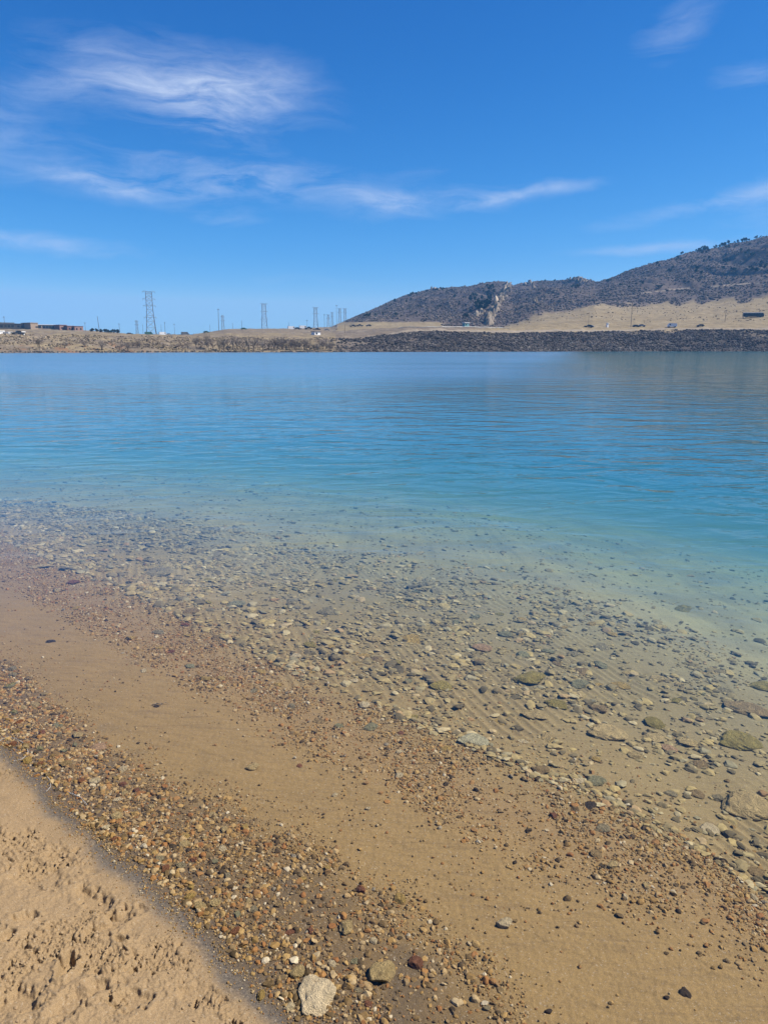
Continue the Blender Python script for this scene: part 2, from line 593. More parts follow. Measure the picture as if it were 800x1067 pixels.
def make_beach():
    m, t = mat('lake_sand')
    p = t.pos(); u = t.attr('u')
    sepp = t.new('ShaderNodeSeparateXYZ'); t.put(sepp.inputs[0], p)
    edge = t.math('ADD', u, t.math('MULTIPLY', t.math('SUBTRACT', t.math('ADD', t.math('MULTIPLY', t.noise(p, 16, 5, .65), .4), t.math('MULTIPLY', t.noise(p, 3.6, 3, .5), .6)), .5), .22))
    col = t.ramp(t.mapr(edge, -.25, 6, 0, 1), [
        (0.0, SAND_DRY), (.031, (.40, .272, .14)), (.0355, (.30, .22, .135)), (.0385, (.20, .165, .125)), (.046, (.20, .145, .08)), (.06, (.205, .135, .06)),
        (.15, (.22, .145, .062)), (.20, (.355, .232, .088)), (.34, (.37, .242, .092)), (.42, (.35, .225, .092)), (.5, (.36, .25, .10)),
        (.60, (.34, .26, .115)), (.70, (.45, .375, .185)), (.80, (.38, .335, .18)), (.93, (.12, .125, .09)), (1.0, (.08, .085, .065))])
    # coarse patches of darker mineral sand
    n1 = t.noise(p, 5.0, 5, .6, .6)
    f1 = t.math('MULTIPLY', t.mapr(n1, .50, .68, 0, .6, True), t.math('MULTIPLY', t.mapr(u, -.1, .15, 0, 1), t.mapr(u, .8, 1.2, 1, .12)))
    col = t.mix(f1, col, (.13, .098, .06))
    n4 = t.noise(p, 120, 5, .8)
    f4 = t.math('MULTIPLY', t.mapr(n4, .46, .56, 0, .6, True), t.math('MULTIPLY', t.mapr(u, -.06, -.01, 0, 1, True), t.mapr(u, .05, .8, 1, 0, True)))
    col = t.mix(f4, col, (.07, .06, .055))
    st = t.noise(t.mapping(p, scale=(1.5, 16, 1), rot=(0, 0, R(24))), 2.0, 8, .75, 1.6)
    f2 = t.math('MULTIPLY', t.mapr(st, .46, .72, 0, .55, True), t.mapr(u, .9, 1.2, 0, 1))
    col = t.mix(f2, col, (.19, .125, .06))
    # silt patches on the deeper bed
    n3 = t.noise(p, 1.3, 4, .55)
    f3 = t.math('MULTIPLY', t.mapr(n3, .42, .62, 0, .55, True), t.mapr(u, 3.2, 4.2, 0, 1))
    col = t.mix(f3, col, (.25, .22, .14))
    # grain
    gr = t.noise(p, 420, 2, .7)
    gcol = t.mapr(gr, .3, .7, .68, 1.32)
    gw = t.noise(p, 150, 2, .6); spk = t.mapr(gw, .62, .70, 0, .6)
    col = t.mix(1.0, col, t.new('ShaderNodeCombineColor').outputs[0] if False else gcol, 'MULTIPLY')
    col = t.mix(spk, col, (.55, .45, .32))
    b1 = t.bump(gr, .8, .0016)
    b2 = t.bump(t.noise(p, 90, 3, .7), .5, .003, b1)
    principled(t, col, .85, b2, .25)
    return m


def make_farland():
    m, t = mat('dry_grass_land')
    p = t.pos(); sh = t.attr('shrub'); tn = t.attr('tan'); tr = t.attr('trail'); soil = t.attr('soil'); dam = t.attr('dam')
    n = t.noise(p, .12, 5, .65); n2 = t.noise(p, .9, 4, .7)
    grass = t.ramp(n, [(.25, (.29, .22, .12)), (.5, (.39, .305, .175)), (.72, (.48, .39, .24))])
    grass = t.mix(t.mapr(n2, .5, .7, 0, .55), grass, (.20, .165, .11))
    n5 = t.noise(t.mapping(p, scale=(.012, .06, .25)), 1.0, 6, .7, 1.0)
    grass = t.mix(t.mapr(n5, .50, .68, 0, .6), grass, (.22, .175, .11))
    brown = t.ramp(n, [(.25, (.19, .15, .115)), (.5, (.30, .24, .175)), (.75, (.42, .35, .25))])
    brown = t.mix(t.mapr(n2, .48, .66, 0, .6), brown, (.10, .082, .065))
    purp = t.ramp(n, [(.3, (.12, .095, .085)), (.55, (.17, .135, .12)), (.75, (.24, .19, .155))])
    purp = t.mix(t.mapr(n2, .5, .68, 0, .5), purp, (.055, .05, .045))
    c = t.mix(tn, brown, grass); c = t.mix(sh, c, purp); c = t.mix(tr, c, (.42, .35, .26)); c = t.mix(soil, c, (.34, .20, .115)); c = t.mix(dam, c, t.mix(t.mapr(n2, .45, .65), (.075, .065, .058), (.15, .125, .105)))
    principled(t, c, .95, t.bump(n2, .5, .6), .1)
    return m


def make_pebble(name='mixed_pebbles', lift=1.0):
    m, t = mat(name)
    tone = t.attr('tone'); p = t.pos()
    c = t.ramp(tone, [(0, (.05, .036, .02)), (.12, (.15, .10, .045)), (.24, (.25, .155, .055)), (.34, (.36, .215, .07)), (.46, (.42, .275, .105)), (.52, (.27, .12, .04)),
                      (.60, (.36, .185, .06)), (.72, (.20, .14, .07)), (.84, (.40, .27, .12)), (.955, (.48, .36, .19)), (.985, (.62, .52, .34)), (1, (.10, .075, .05))])
    n = t.noise(p, 160, 4, .65)
    c = t.mix(1.0, c, t.mapr(n, .25, .75, .85 * lift, 1.3 * lift), 'MULTIPLY')
    principled(t, c, .75, t.bump(n, .6, .0015), .1, 0, .66)
    return m


def make_cobble():
    m, t = mat('lake_stone')
    oi = t.new('ShaderNodeObjectInfo'); g = t.new('ShaderNodeTexCoord').outputs['Object']
    off = t.new('ShaderNodeVectorMath', operation='SCALE'); off.inputs[0].default_value = (7, 13, 5); t.put(off.inputs[3], oi.outputs['Random'])
    g2 = t.vmath('ADD', g, off.outputs[0])
    n = t.noise(g2, 2.2, 6, .65); n2 = t.noise(g2, 22, 3, .7)
    c = t.mix(1.0, oi.outputs['Color'], t.mapr(n, .25, .75, .9, 1.6), 'MULTIPLY')
    c = t.mix(1.0, c, t.mapr(n2, .3, .7, .86, 1.12), 'MULTIPLY')
    c = t.mix(t.mapr(t.noise(g2, 3.2, 3, .6, 1.0), .6, .7, 0, .5), c, (.30, .19, .09))
    principled(t, c, .7, t.bump(t.math('ADD', n, t.math('MULTIPLY', n2, .35)), .8, .16), .12, 0, .82)
    return m


def make_drift():
    m, t = mat('bed_stones')
    tone = t.attr('tone'); p = t.pos()
    c = t.ramp(tone, [(0, (.10, .08, .045)), (.2, (.20, .155, .08)), (.4, (.28, .215, .10)), (.55, (.34, .255, .115)), (.72, (.39, .29, .12)), (.82, (.25, .215, .125)),
                      (.94, (.48, .38, .20)), (1, (.30, .18, .08))])
    n = t.noise(p, 60, 5, .65)
    c = t.mix(1.0, c, t.mapr(n, .25, .75, .7, 1.22), 'MULTIPLY')
    principled(t, c, .8, t.bump(n, .6, .004), .05, 0, .88)
    return m


M_BEACH = make_beach(); M_FAR = make_farland(); M_PEB = make_pebble(); M_COB = make_cobble(); M_DRIFT = make_drift()

# ------------------------------------------------------------------ ground sheet (beach, lake bed, far bank)
FANPX = [(490, 341.5), (522, 341), (540, 333.5), (555, 327), (580, 323.5), (600, 320.5), (615, 316), (627, 312.5), (634, 318), (640, 319.5), (648, 317), (656, 314), (664, 319),
         (672, 319.5), (684, 315), (695, 310.5), (700, 316), (706, 318), (714, 314), (722, 309.5), (728, 316), (735, 316), (745, 310.5), (755, 306), (764, 307), (768, 316), (776, 317), (786, 310),
         (800, 304), (900, 297), (1200, 290)]
TRAIL = [(655, 309), (675, 304.5), (700, 301.5), (730, 299.5), (760, 297), (780, 295), (800, 296)]


def pix(X, Y, Z):
    cp, sp = math.cos(PITCH), math.sin(PITCH)
    dz = Z - HC
    f = Y * cp - dz * sp; up = Y * sp + dz * cp
    f = np.where(np.abs(f) < 1e-6, 1e-6, f)
    return 400 + FPX * X / f, 533.5 - FPX * up / f, f


def sheet(name, angs, radii, smooth=True):
    A, RR = np.meshgrid(angs, radii)
    X = np.sin(A) * RR; Y = np.cos(A) * RR
    n, mcols = A.shape
    Z = np.concatenate([surf(X[i:i + 100], Y[i:i + 100]) for i in range(0, n, 100)])
    idx = np.arange(n * mcols).reshape(n, mcols)
    Fc = np.stack([idx[:-1, :-1], idx[:-1, 1:], idx[1:, 1:], idx[1:, :-1]], -1).reshape(-1, 4)[:, ::-1]
    return X.ravel(), Y.ravel(), Z.ravel(), Fc


def far_attrs(X, Y, Z):
    px, py, f = pix(X, Y, Z)
    r = np.hypot(X, Y); a = np.arctan2(X, Y)
    fx = np.array([q[0] for q in FANPX]); fy = np.array([q[1] for q in FANPX])
    by = .55 * np.interp(px, fx, fy) + .45 * np.interp(px, [490, 560, 620, 700, 800, 1200], [342, 327, 317, 314, 307, 292]) + 4.0 * fbm(X / 22, Y / 45, 4)
    isr = sstep(px, 486, 492) * (f > 0)
    ridge = (f > 0) * sstep(px, 347, 352)
    tan_ = isr * sstep(py, by - 1.5, by + 4.0)
    base = ridge * (1 - sstep(px, 458, 470)) * sstep(py, 334.5 + fbm(X / 30, Y / 30, 2), 336) * (r > 520)
    shrub = ridge * (1 - tan_) * (1 - base) * (r > 520)
    r0 = np.interp(a, F_AZ, F_R)
    dam = sstep(px + 30 * fbm(X / 30, Y / 30, 2), 345, 430) * (f > 0) * (1 - sstep(r + 14 * fbm(X / 12, Y / 12, 3), r0 + 46, r0 + 66)) * (1 - .55 * sstep(fbm(X / 22 + 3, Y / 16, 3), .0, .3) * sstep(r, r0 + 12, r0 + 25))
    shrub = np.clip(shrub + dam * .85, 0, 1)
    tl = np.interp(px, [q[0] for q in TRAIL], [q[1] for q in TRAIL])
    trail = (np.abs(py - tl) < .45) * (px > 655) * (px < 800) * (f > 0) * (r > 500) * .8
    road = ridge * (np.abs(r - (r0 + 68)) < 3.5) * sstep(px, 395, 405)
    trail = np.clip(trail + road, 0, 1)
    left = (px < 350) & (f > 0)
    tanL = np.where(left, .75 * sstep(fbm(X / 25, Y / 12 + 9, 3), -.25, .25) + .1, 0)
    mound = np.where(left & (px > 222) & (r > 450), 1.0, 0)
    tan = np.clip(np.maximum(np.maximum(tan_, base), tanL * (1 - mound * .7)), 0, 1) * (1 - dam)
    soil = np.where(left, sstep(fbm(X / 8, Y / 8 + 4, 3), .05, .25) * (1 - sstep(r, r0 + 18, r0 + 26)) * (px < 160) * .8, 0)
    soil = np.where(px > 345, dam * .0, soil)
    return {'dam': dam, 'shrub': shrub, 'tan': tan, 'trail': trail, 'soil': soil}


def build_ground():
    a1 = np.linspace(R(-34), R(34), 900)
    left = np.concatenate([np.linspace(-math.pi, R(-66), 60, endpoint=False), np.linspace(R(-66), R(-34), 220, endpoint=False)]); right = -left[::-1]
    angs = np.concatenate([left, a1, right])
    rad = [0.05, .3, .6, .85, 1.0]
    while rad[-1] < 45:
        r = rad[-1]; rad.append(r + max(.0028, r * r * .00085))
    X, Y, Z, Fc = sheet('lake_ground', angs, np.array(rad))
    me = mesh_np('beach', X_(X, Y, Z), Fc, [M_BEACH], True, {'u': u_of(X, Y)})
    o = link('beach', me); o['kind'] = 'structure'
    a2 = np.concatenate([np.linspace(-math.pi, R(-36), 90, endpoint=False), np.linspace(R(-36), R(36), 1100), np.linspace(R(36), math.pi, 91)[1:]])
    rr = list(np.linspace(44.5, 290, 14)) + list(np.linspace(294, 530, 200)) + list(np.linspace(534, 1500, 240)) + list(np.linspace(1550, 2600, 8))
    rr = np.array(rr)
    X, Y, Z, Fc = sheet('far', a2, rr)
    Z = np.where(np.hypot(X, Y) < 46, Z - .3, Z)
    k = 14 + 200; m = len(a2)
    cut = (k - 1) * (m - 1)
    att = far_attrs(X, Y, Z)
    V = X_(X, Y, Z)
    n1 = k * m
    o = link('ground', mesh_np('ground', V[:n1], Fc[:cut], [M_FAR], True, {q: v[:n1] for q, v in att.items()})); o['kind'] = 'structure'
    s0 = (k - 1) * m
    o = link('hills', mesh_np('hills', V[s0:], Fc[cut:] - s0, [M_FAR], True, {q: v[s0:] for q, v in att.items()})); o['kind'] = 'structure'


def X_(X, Y, Z): return np.stack([X, Y, Z], -1)


build_ground()


# ------------------------------------------------------------------ water: a closed body with a rippled surface
def make_water():
    m, t = mat('lake_water')
    p = t.pos()
    sp = t.new('ShaderNodeSeparateXYZ'); t.put(sp.inputs[0], p)
    off = t.math('ADD', t.math('MULTIPLY', sp.outputs[0], .55), sp.outputs[1])      # metres out from the shore, roughly
    amp = t.math('MULTIPLY', t.mapr(off, 3.5, 10.0, .20, 1.25, True), t.mapr(off, 14.0, 50.0, 1.0, .22))
    dist = t.math('ADD', off, 0)
    gust = t.mapr(t.noise(t.mapping(p, scale=(.02, .07, 1)), 1.0, 4, .6), .3, .7, .45, 1.5)
    amp = t.math('MULTIPLY', amp, gust)
    w1 = t.noise(t.mapping(p, scale=(1.05, 2.1, 1), rot=(0, 0, R(-18))), 1.0, 3, .5, .6)
    w2 = t.noise(t.mapping(p, scale=(4.0, 6.0, 1), rot=(0, 0, R(12))), 1.0, 3, .5, .4)
    w3 = t.noise(t.mapping(p, scale=(6, 13, 1), rot=(0, 0, R(-15))), 1.0, 2, .5)
    h = t.math('ADD', t.math('MULTIPLY', w1, .029), t.math('ADD', t.math('MULTIPLY', w2, .0036), t.math('MULTIPLY', w3, .0010)))
    h = t.math('MULTIPLY', h, amp)
    w0 = t.noise(t.mapping(p, scale=(.42, .8, 1), rot=(0, 0, R(-22))), 1.0, 2, .5, .4)
    h = t.math('ADD', h, t.math('MULTIPLY', t.math('MULTIPLY', w0, .05), t.mapr(off, 9.0, 22.0, 0, 1.0, True)))
    nrm = t.bump(h, 1.0, 1.0)
    dt = t.new('ShaderNodeVectorMath', operation='DOT_PRODUCT'); t.put(dt.inputs[0], t.new('ShaderNodeNewGeometry').outputs['Incoming']); t.put(dt.inputs[1], nrm)
    fac = t.math('SUBTRACT', 1.0, t.math('ABSOLUTE', dt.outputs['Value']), clamp=True)
    fr = t.math('ADD', t.math('MULTIPLY', t.math('POWER', fac, 5.0), t.mapr(dist, 10.0, 90.0, .98, .76)), .02, clamp=True)       # Schlick, n = 1.33, weaker where many small waves tilt the surface
    gl = t.new('ShaderNodeBsdfGlossy'); gl.inputs['Color'].default_value = (1, 1, 1, 1); calm = t.mapr(t.math('SUBTRACT', sp.outputs[0], t.math('MULTIPLY', sp.outputs[1], .26)), -9.0, 6.0, 1.0, .30, True)     # the lee of the hill is calmer
    t.put(gl.inputs['Roughness'], t.math('ADD', t.mapr(dist, 6.0, 20.0, .01, .02), t.math('MULTIPLY', t.math('MULTIPLY', t.mapr(dist, 13.0, 46.0, 0, .19), calm), t.mapr(gust, .45, 1.5, .75, 1.25))))
    t.put(gl.inputs['Normal'], nrm)
    tr = t.new('ShaderNodeBsdfTransparent')
    mx = t.new('ShaderNodeMixShader'); t.put(mx.inputs[0], fr); t.put(mx.inputs[1], tr.outputs[0]); t.put(mx.inputs[2], gl.outputs[0])
    ab = t.new('ShaderNodeVolumeAbsorption'); ab.inputs['Color'].default_value = (.56, .84, .84, 1); ab.inputs['Density'].default_value = .34
    sc = t.new('ShaderNodeVolumeScatter'); sc.inputs['Color'].default_value = (.22, .74, 1.0, 1); sc.inputs['Density'].default_value = .030
    sc.inputs['Anisotropy'].default_value = .0
    ad = t.new('ShaderNodeAddShader'); t.put(ad.inputs[0], ab.outputs[0]); t.put(ad.inputs[1], sc.outputs[0])
    o = t.new('ShaderNodeOutputMaterial'); t.put(o.inputs['Surface'], mx.outputs[0]); t.put(o.inputs['Volume'], ad.outputs[0])
    return m


M_WATER = make_water()
wb = MB(); wb.box((0, 0, -6), (1400, 1400, 12))
wo_ = wb.build('water', M_WATER); wo_['kind'] = 'structure'
#@@NEXT

# ------------------------------------------------------------------ gravel, pebbles and stones
PEB = [stone_shape(2, 100 + i, flat=random.uniform(.38, .72), facets=16, rough=.14, soft=.0) for i in range(16)]
FINE = [stone_shape(1, 200 + i, flat=random.uniform(.5, .8), facets=4, rough=.08) for i in range(6)]
SLAB = [stone_shape(2, 300 + i, flat=random.uniform(.22, .42), facets=15, rough=.13, soft=.0) for i in range(14)]


def y_from_u(X, u):
    L = lines(X)
    out = np.zeros_like(X)
    for k in range(len(L) - 1):
        m = (u >= k) & (u < k + 1)
        out = np.where(m, L[k] + (L[k + 1] - L[k]) * (u - k), out)
    return np.where(u < 0, L[0] + u * 1.4, out)


def bed_points(n, x0, x1, u0, u1, keep=None, upow=1.0):
    """points of a bed: n of them in front of the camera and, at the same density, as many as fall to either side"""
    res = []; tot_ = 0
    while tot_ < n:
        X = rng.uniform(x0 - 1.5, x1 + 1.6, n * 2); u = u0 + (u1 - u0) * rng.uniform(0, 1, n * 2) ** upow
        Y = y_from_u(X, u)
        ok = (np.abs(np.arctan2(X, Y)) < R(64)) & (np.hypot(X, Y) > .8)
        if keep is not None: ok &= rng.uniform(0, 1, n * 2) < keep(X, Y, u)
        core = ok & (np.abs(np.arctan2(X, Y)) < R(36))
        P = np.stack([X[ok], Y[ok], u[ok]], -1)
        if tot_ + core.sum() > n:      # cut the last batch so that the density stays the same
            P = P[:int(len(P) * (n - tot_) / max(1, core.sum()))]; res.append(P); break
        res.append(P); tot_ += int(core.sum())
    return np.concatenate(res)


def scatter_stones(name, variants, P, S, m, kind_label, sink=.25, tilt=.35, tones=None, aniso=None):
    n = len(P)
    z = surf(P[:, 0], P[:, 1])
    yaw = rng.uniform(0, 2 * math.pi, n) if aniso is None else rng.normal(aniso, .5, n)
    pos = np.stack([P[:, 0], P[:, 1], z + S * sink], -1)
    tone = rng.uniform(0, 1, n) if tones is None else tones
    me = scatter_mesh(name, variants, pos, S, yaw, rng.normal(0, tilt, n), tone, m, False)
    return tag(link(name, me), kind_label, name.replace('_', ' '), kind='stuff')


def logn(n, med, sig, lo, hi): return np.clip(med * np.exp(rng.normal(0, sig, n)), lo, hi)


def band1(X, Y, u):
    d = sstep(u, .02, .12) * (1 - sstep(u, .80, 1.08 + .0 * X))
    nz = fbm(X * 4.0, Y * 4.0, 3)
    return d * (.35 + .65 * sstep(nz + .35 * (1 - u * 1.3), -.12, .28))


def band2(X, Y, u):
    nz = fbm(X * 3.1 + 4, Y * 3.1, 3)
    return sstep(u, 1.75, 2.15) * (1 - sstep(u, 2.85, 3.3)) * (.25 + .75 * sstep(nz, -.25, .15))


def band3(X, Y, u):
    nz = fbm(X * 1.7 + 9, Y * 1.7 + 3, 3)
    return sstep(u, 2.75, 3.1) * (1 - .82 * sstep(u, 3.55, 4.3)) * (.28 + .72 * sstep(nz, -.22, .15))


n = 21000
P = bed_points(n, -3.2, .9, 0, 1.12, band1)
n = len(P)
scatter_stones('shore_gravel', PEB, P, logn(n, .0049, .55, .0022, .0135), M_PEB, 'mixed brown and cream pebbles packed along the water edge', .12)
n = 24000
P = bed_points(n, -3.2, .9, -.03, 1.2, lambda X, Y, u: sstep(u, -.05, .03) * (.15 + .85 * sstep(fbm(X * 4.0, Y * 4.0, 3), -.15, .2)) * (1 - .8 * sstep(u, .85, 1.15)))
n = len(P)
scatter_stones('fine_gravel', FINE, P, logn(n, .0024, .35, .0012, .005), M_PEB, 'fine grit between the pebbles at the water edge', .4)
n = 20000
P = bed_points(n, -6, 2.4, 1.7, 3.3, band2)
n = len(P)
scatter_stones('submerged_gravel', PEB, P, logn(n, .0052, .5, .0022, .014), M_PEB, 'band of small pebbles under clear shallow water past the sand bar', .15)
n = 26000
P = bed_points(n, -8, 4.5, 2.8, 4.6, band3)
n = len(P)
tn = rng.uniform(0, 1, n)
scatter_stones('bed_shingle', SLAB, P, logn(n, .0085, .45, .0035, .022), M_DRIFT, 'small flat grey brown stones covering the deeper lake bed', .25, .2, tn, -.45)
n = 9500
P = bed_points(n, -7, 4.5, 2.85, 4.6, band3)
n = len(P)
scatter_stones('bed_cobbles', SLAB, P, np.minimum(logn(n, .018, .55, .008, .045), .0095 * np.hypot(P[:, 0], P[:, 1])), M_DRIFT, 'flat cobbles strewn over the submerged bed', .2, .22, rng.uniform(0, 1, n), -.45)
n = 34000
P = bed_points(n, -6, 2.4, 1.75, 3.25, band2)
n = len(P)
scatter_stones('submerged_grit', FINE, P, logn(n, .0028, .35, .0014, .006), M_PEB, 'fine grit between the submerged pebbles past the sand bar', .35, tones=rng.uniform(.15, 1, n))
n = 2000
P = bed_points(n, -4, 2.5, .9, 2.1, lambda X, Y, u: .2 + .8 * sstep(fbm(X * 2, Y * 2, 2), 0, .3))
n = len(P)
scatter_stones('bar_grit', FINE, P, logn(n, .0032, .4, .0016, .008), M_PEB, 'sparse tiny pebbles lying on the smooth sand bar', .35)

n = 7000
P = bed_points(n, -2.2, .1, -.12, .06, lambda X, Y, u: sstep(u, -.10, -.01) * (.25 + .75 * sstep(fbm(X * 9, Y * 9, 2), -.1, .25)))
n = len(P)
scatter_stones('edge_grit', FINE, P, logn(n, .0015, .45, .0008, .0045), M_PEB, 'coarse pale grit on the damp dark line between dry sand and gravel', .35, tones=rng.uniform(.3, .99, n))

# crumbs of damp sand on the dry beach
m, t = mat('sand_crumb'); pp = t.pos()
principled(t, t.mix(t.mapr(t.noise(pp, 300, 2), .3, .7, 0, 1), (.42, .295, .165), (.52, .365, .205)), .95, t.bump(t.noise(pp, 500, 2), .5, .001), .1)
M_CRUMB = m
n = 1700
P = bed_points(n, -1.9, -.05, -1.3, -.1, lambda X, Y, u: sstep(fbm(X * 4.1 + 7, Y * 4.1, 3), .0, .28) * .9 + .07)
n = len(P)
scatter_stones('sand_crumbs', FINE, P, logn(n, .0024, .5, .0010, .007), M_CRUMB, 'loose crumbs of sand on the trodden dry beach', .35)

# ---- single stones
C_PALE = (.62, .49, .28); C_TAN = (.50, .365, .165); C_OCH = (.48, .32, .10); C_GREY = (.31, .25, .14); C_GRN = (.29, .26, .14)
C_RUST = (.25, .11, .055); C_MOSS = (.34, .26, .075); C_DARK = (.075, .055, .038); C_PINK = (.48, .30, .16); C_BRN = (.32, .22, .10)
BIG = [stone_shape(4, 400 + i, flat=f, facets=fc, rough=.09, soft=.05) for i, (f, fc) in enumerate([(.62, 12), (.5, 14), (.45, 15), (.36, 14), (.30, 15), (.24, 16), (.65, 12), (.42, 18)])]
BIGME = [mesh_np('stone', V, Fc, [M_COB], True) for V, Fc in BIG]
for me in BIGME:
    pass
NAMED = [  # px, py, width px, colour, shape, yaw deg, label
    (332, 1041, 50, C_PALE, 0, 20, 'largest pale cream block of stone at the water edge, beside the dry sand'),
    (398, 1020, 33, C_TAN, 1, 70, 'square tan block half sunk in gravel just right of the big cream stone'),
    (309, 1018, 19, C_TAN, 6, 40, 'small tan stone directly behind the big cream block'),
    (361, 970, 22, C_TAN, 2, 60, 'rounded tan pebble in the gravel behind the big cream block'),
    (272, 1041, 13, C_OCH, 6, 80, 'small ochre stone with a dark shadow on the dry sand edge'),
    (433, 1007, 18, C_RUST, 1, -20, 'rust red stone in the gravel right of the tan block'),
    (302, 1052, 15, C_PALE, 2, 0, 'small white stone touching the left side of the big cream block'),
    (525, 966, 19, C_PALE, 6, 10, 'lone pale round stone sitting on the bare sand bar'),
    (536, 961, 7, C_BRN, 6, 0, 'small dark brown pebble touching the lone pale stone on the sand bar'),
    (714, 1037, 15, C_DARK, 2, 90, 'dark stone upright in the sand bar near the lower right corner'),
    (694, 1041, 7, C_DARK, 6, 0, 'black pebble left of the dark stone in the lower right sand'),
    (571, 1056, 9, C_DARK, 6, 0, 'black pebble on the sand at the bottom edge of the view'),
    (103, 781, 23, C_PINK, 3, 10, 'flat pale tan stone lying in the pebbles at the left'),
    (264, 801, 17, C_TAN, 2, 0, 'lone tan stone half buried in the sand bar near its left part'),
    (163, 737, 8, C_DARK, 3, 20, 'dark pebble at the end of the twig on the sand bar'),
    (349, 830, 9, C_PALE, 2, 0, 'small pale pebble alone on the middle of the sand bar'),
    (383, 844, 7, C_PALE, 6, 0, 'tiny round pale pebble right of the pale pebble on the sand bar'),
    (312, 799, 8, C_RUST, 3, 20, 'small reddish pebble on the sand bar right of the lone tan stone'),
    (493, 776, 34, (.56, .50, .30), 4, -15, 'broad pale yellow flat stone at the inner edge of the submerged gravel'),
    (466, 783, 18, C_OCH, 3, -20, 'ochre stone touching the left end of the broad pale yellow stone'),
    (554, 711, 40, C_MOSS, 2, -10, 'mossy yellow green boulder with a dark underside in the clear water'),
    (502, 678, 22, C_PINK, 1, 20, 'rounded pinkish brown stone in the middle of the stone bed'),
    (429, 669, 28, C_OCH, 3, -15, 'flat ochre stone above the rippled sand'),
    (388, 668, 17, C_TAN, 1, 0, 'tan stone left of the flat ochre stone'),
    (379, 685, 14, C_OCH, 4, 0, 'small orange tan stone just below the tan stone'),
    (393, 690, 18, C_BRN, 2, 30, 'brown stone right of the small orange tan stone'),
    (432, 698, 17, C_TAN, 2, -10, 'light tan stone below the flat ochre stone'),
    (459, 718, 24, C_MOSS, 4, -25, 'olive flat slab tilted in the rippled sand'),
    (308, 685, 12, C_PALE, 4, 0, 'pale flat pebble alone on the rippled sand'),
    (325, 701, 15, C_OCH, 5, 0, 'thin ochre flake on the rippled sand'),
    (387, 760, 18, C_GRN, 2, 0, 'grey green stone in the gravel band above the sand bar'),
    (332, 753, 16, C_BRN, 3, 10, 'brown flat stone at the left end of the gravel band'),
    (245, 632, 22, C_GRN, 4, 0, 'pale grey green flat stone in the far left shallows'),
    (164, 600, 32, C_GREY, 4, 8, 'long flat grey slab farthest left in the shallows'),
    (182, 613, 14, C_GRN, 3, 0, 'small grey green stone below the long flat slab'),
    (150, 700, 9, C_PALE, 3, 0, 'white pebble on the left part of the sand bar'),
    (53, 669, 10, C_DARK, 5, 10, 'dark flat sliver on the sand bar at the far left'),
    (40, 592, 25, C_TAN, 5, 5, 'long tan sliver in the shallows close to the left edge'),
    (341, 640, 22, C_GREY, 4, -10, 'grey flat slab above the rippled sand patch'),
    (526, 663, 16, C_GRN, 1, 0, 'smooth grey green stone above the pinkish brown one'),
    (634, 769, 42, C_TAN, 4, -12, 'largest flat tan slab in the right hand stone bed'),
    (582, 737, 30, C_MOSS, 3, -25, 'olive brown slab just below the mossy boulder'),
    (557, 748, 30, C_TAN, 5, -15, 'thin tan slab lying below the olive brown slab'),
    (648, 717, 26, C_OCH, 3, -15, 'ochre topped stone with a dark edge right of the mossy boulder'),
    (625, 742, 26, C_BRN, 2, -60, 'tilted brown stone above the largest tan slab'),
    (682, 757, 22, C_MOSS, 1, -10, 'domed olive stone right of the tilted brown stone'),
    (683, 772, 30, C_TAN, 3, -10, 'broad tan stone right beside the largest tan slab'),
    (697, 783, 18, C_PINK, 1, 0, 'rounded pinkish tan stone below the broad tan stone'),
    (717, 777, 20, C_TAN, 1, 40, 'rounded tan stone right of the pinkish tan stone'),
    (662, 790, 18, C_TAN, 1, 0, 'round tan stone below the largest tan slab'),
    (780, 744, 50, C_BRN, 5, -28, 'long brown slab slanting down near the right edge'),
    (772, 779, 46, C_MOSS, 4, -10, 'wide olive slab near the right edge below the long brown one'),
    (783, 850, 58, C_TAN, 4, -8, 'longest tan slab cut by the right edge of the view'),
    (739, 868, 22, C_PALE, 4, -25, 'oval pale tan stone left below the longest slab'),
    (748, 834, 17, C_GREY, 2, -40, 'oval grey stone above the oval pale tan stone'),
    (725, 830, 19, C_BRN, 4, -45, 'tilted brown slab left of the oval grey stone'),
    (713, 637, 22, C_MOSS, 2, -10, 'mossy round stone alone in deeper water at the right'),
    (797, 719, 32, C_MOSS, 2, -20, 'mossy dark stone in deeper water at the right edge'),
    (627, 676, 20, C_GREY, 3, -5, 'smooth grey oval stone in mid bed, right of a similar one'),
    (598, 683, 18, C_GREY, 3, -5, 'grey oval stone with a dark shadow left of the smooth one'),
    (755, 722, 20, C_GREY, 5, -15, 'dark grey flat stone between the mossy stones at the right'),
    (616, 842, 17, C_DARK, 2, 20, 'blackish stone among the fine gravel left of centre right bed'),
    (628, 866, 17, C_GREY, 4, -15, 'grey flat stone just below the blackish stone'),
    (790, 912, 26, C_BRN, 3, -25, 'dark brown stone in the gravel at the right edge'),
    (602, 816, 15, C_PALE, 4, 0, 'small white flake at the upper side of the fine gravel'),
    (545, 774, 13, C_PALE, 5, -10, 'little white sliver above the fine gravel band'),
    (638, 904, 15, C_TAN, 6, 30, 'tan pebble lying on the sand just off the gravel tip'),
]
stone_px = []


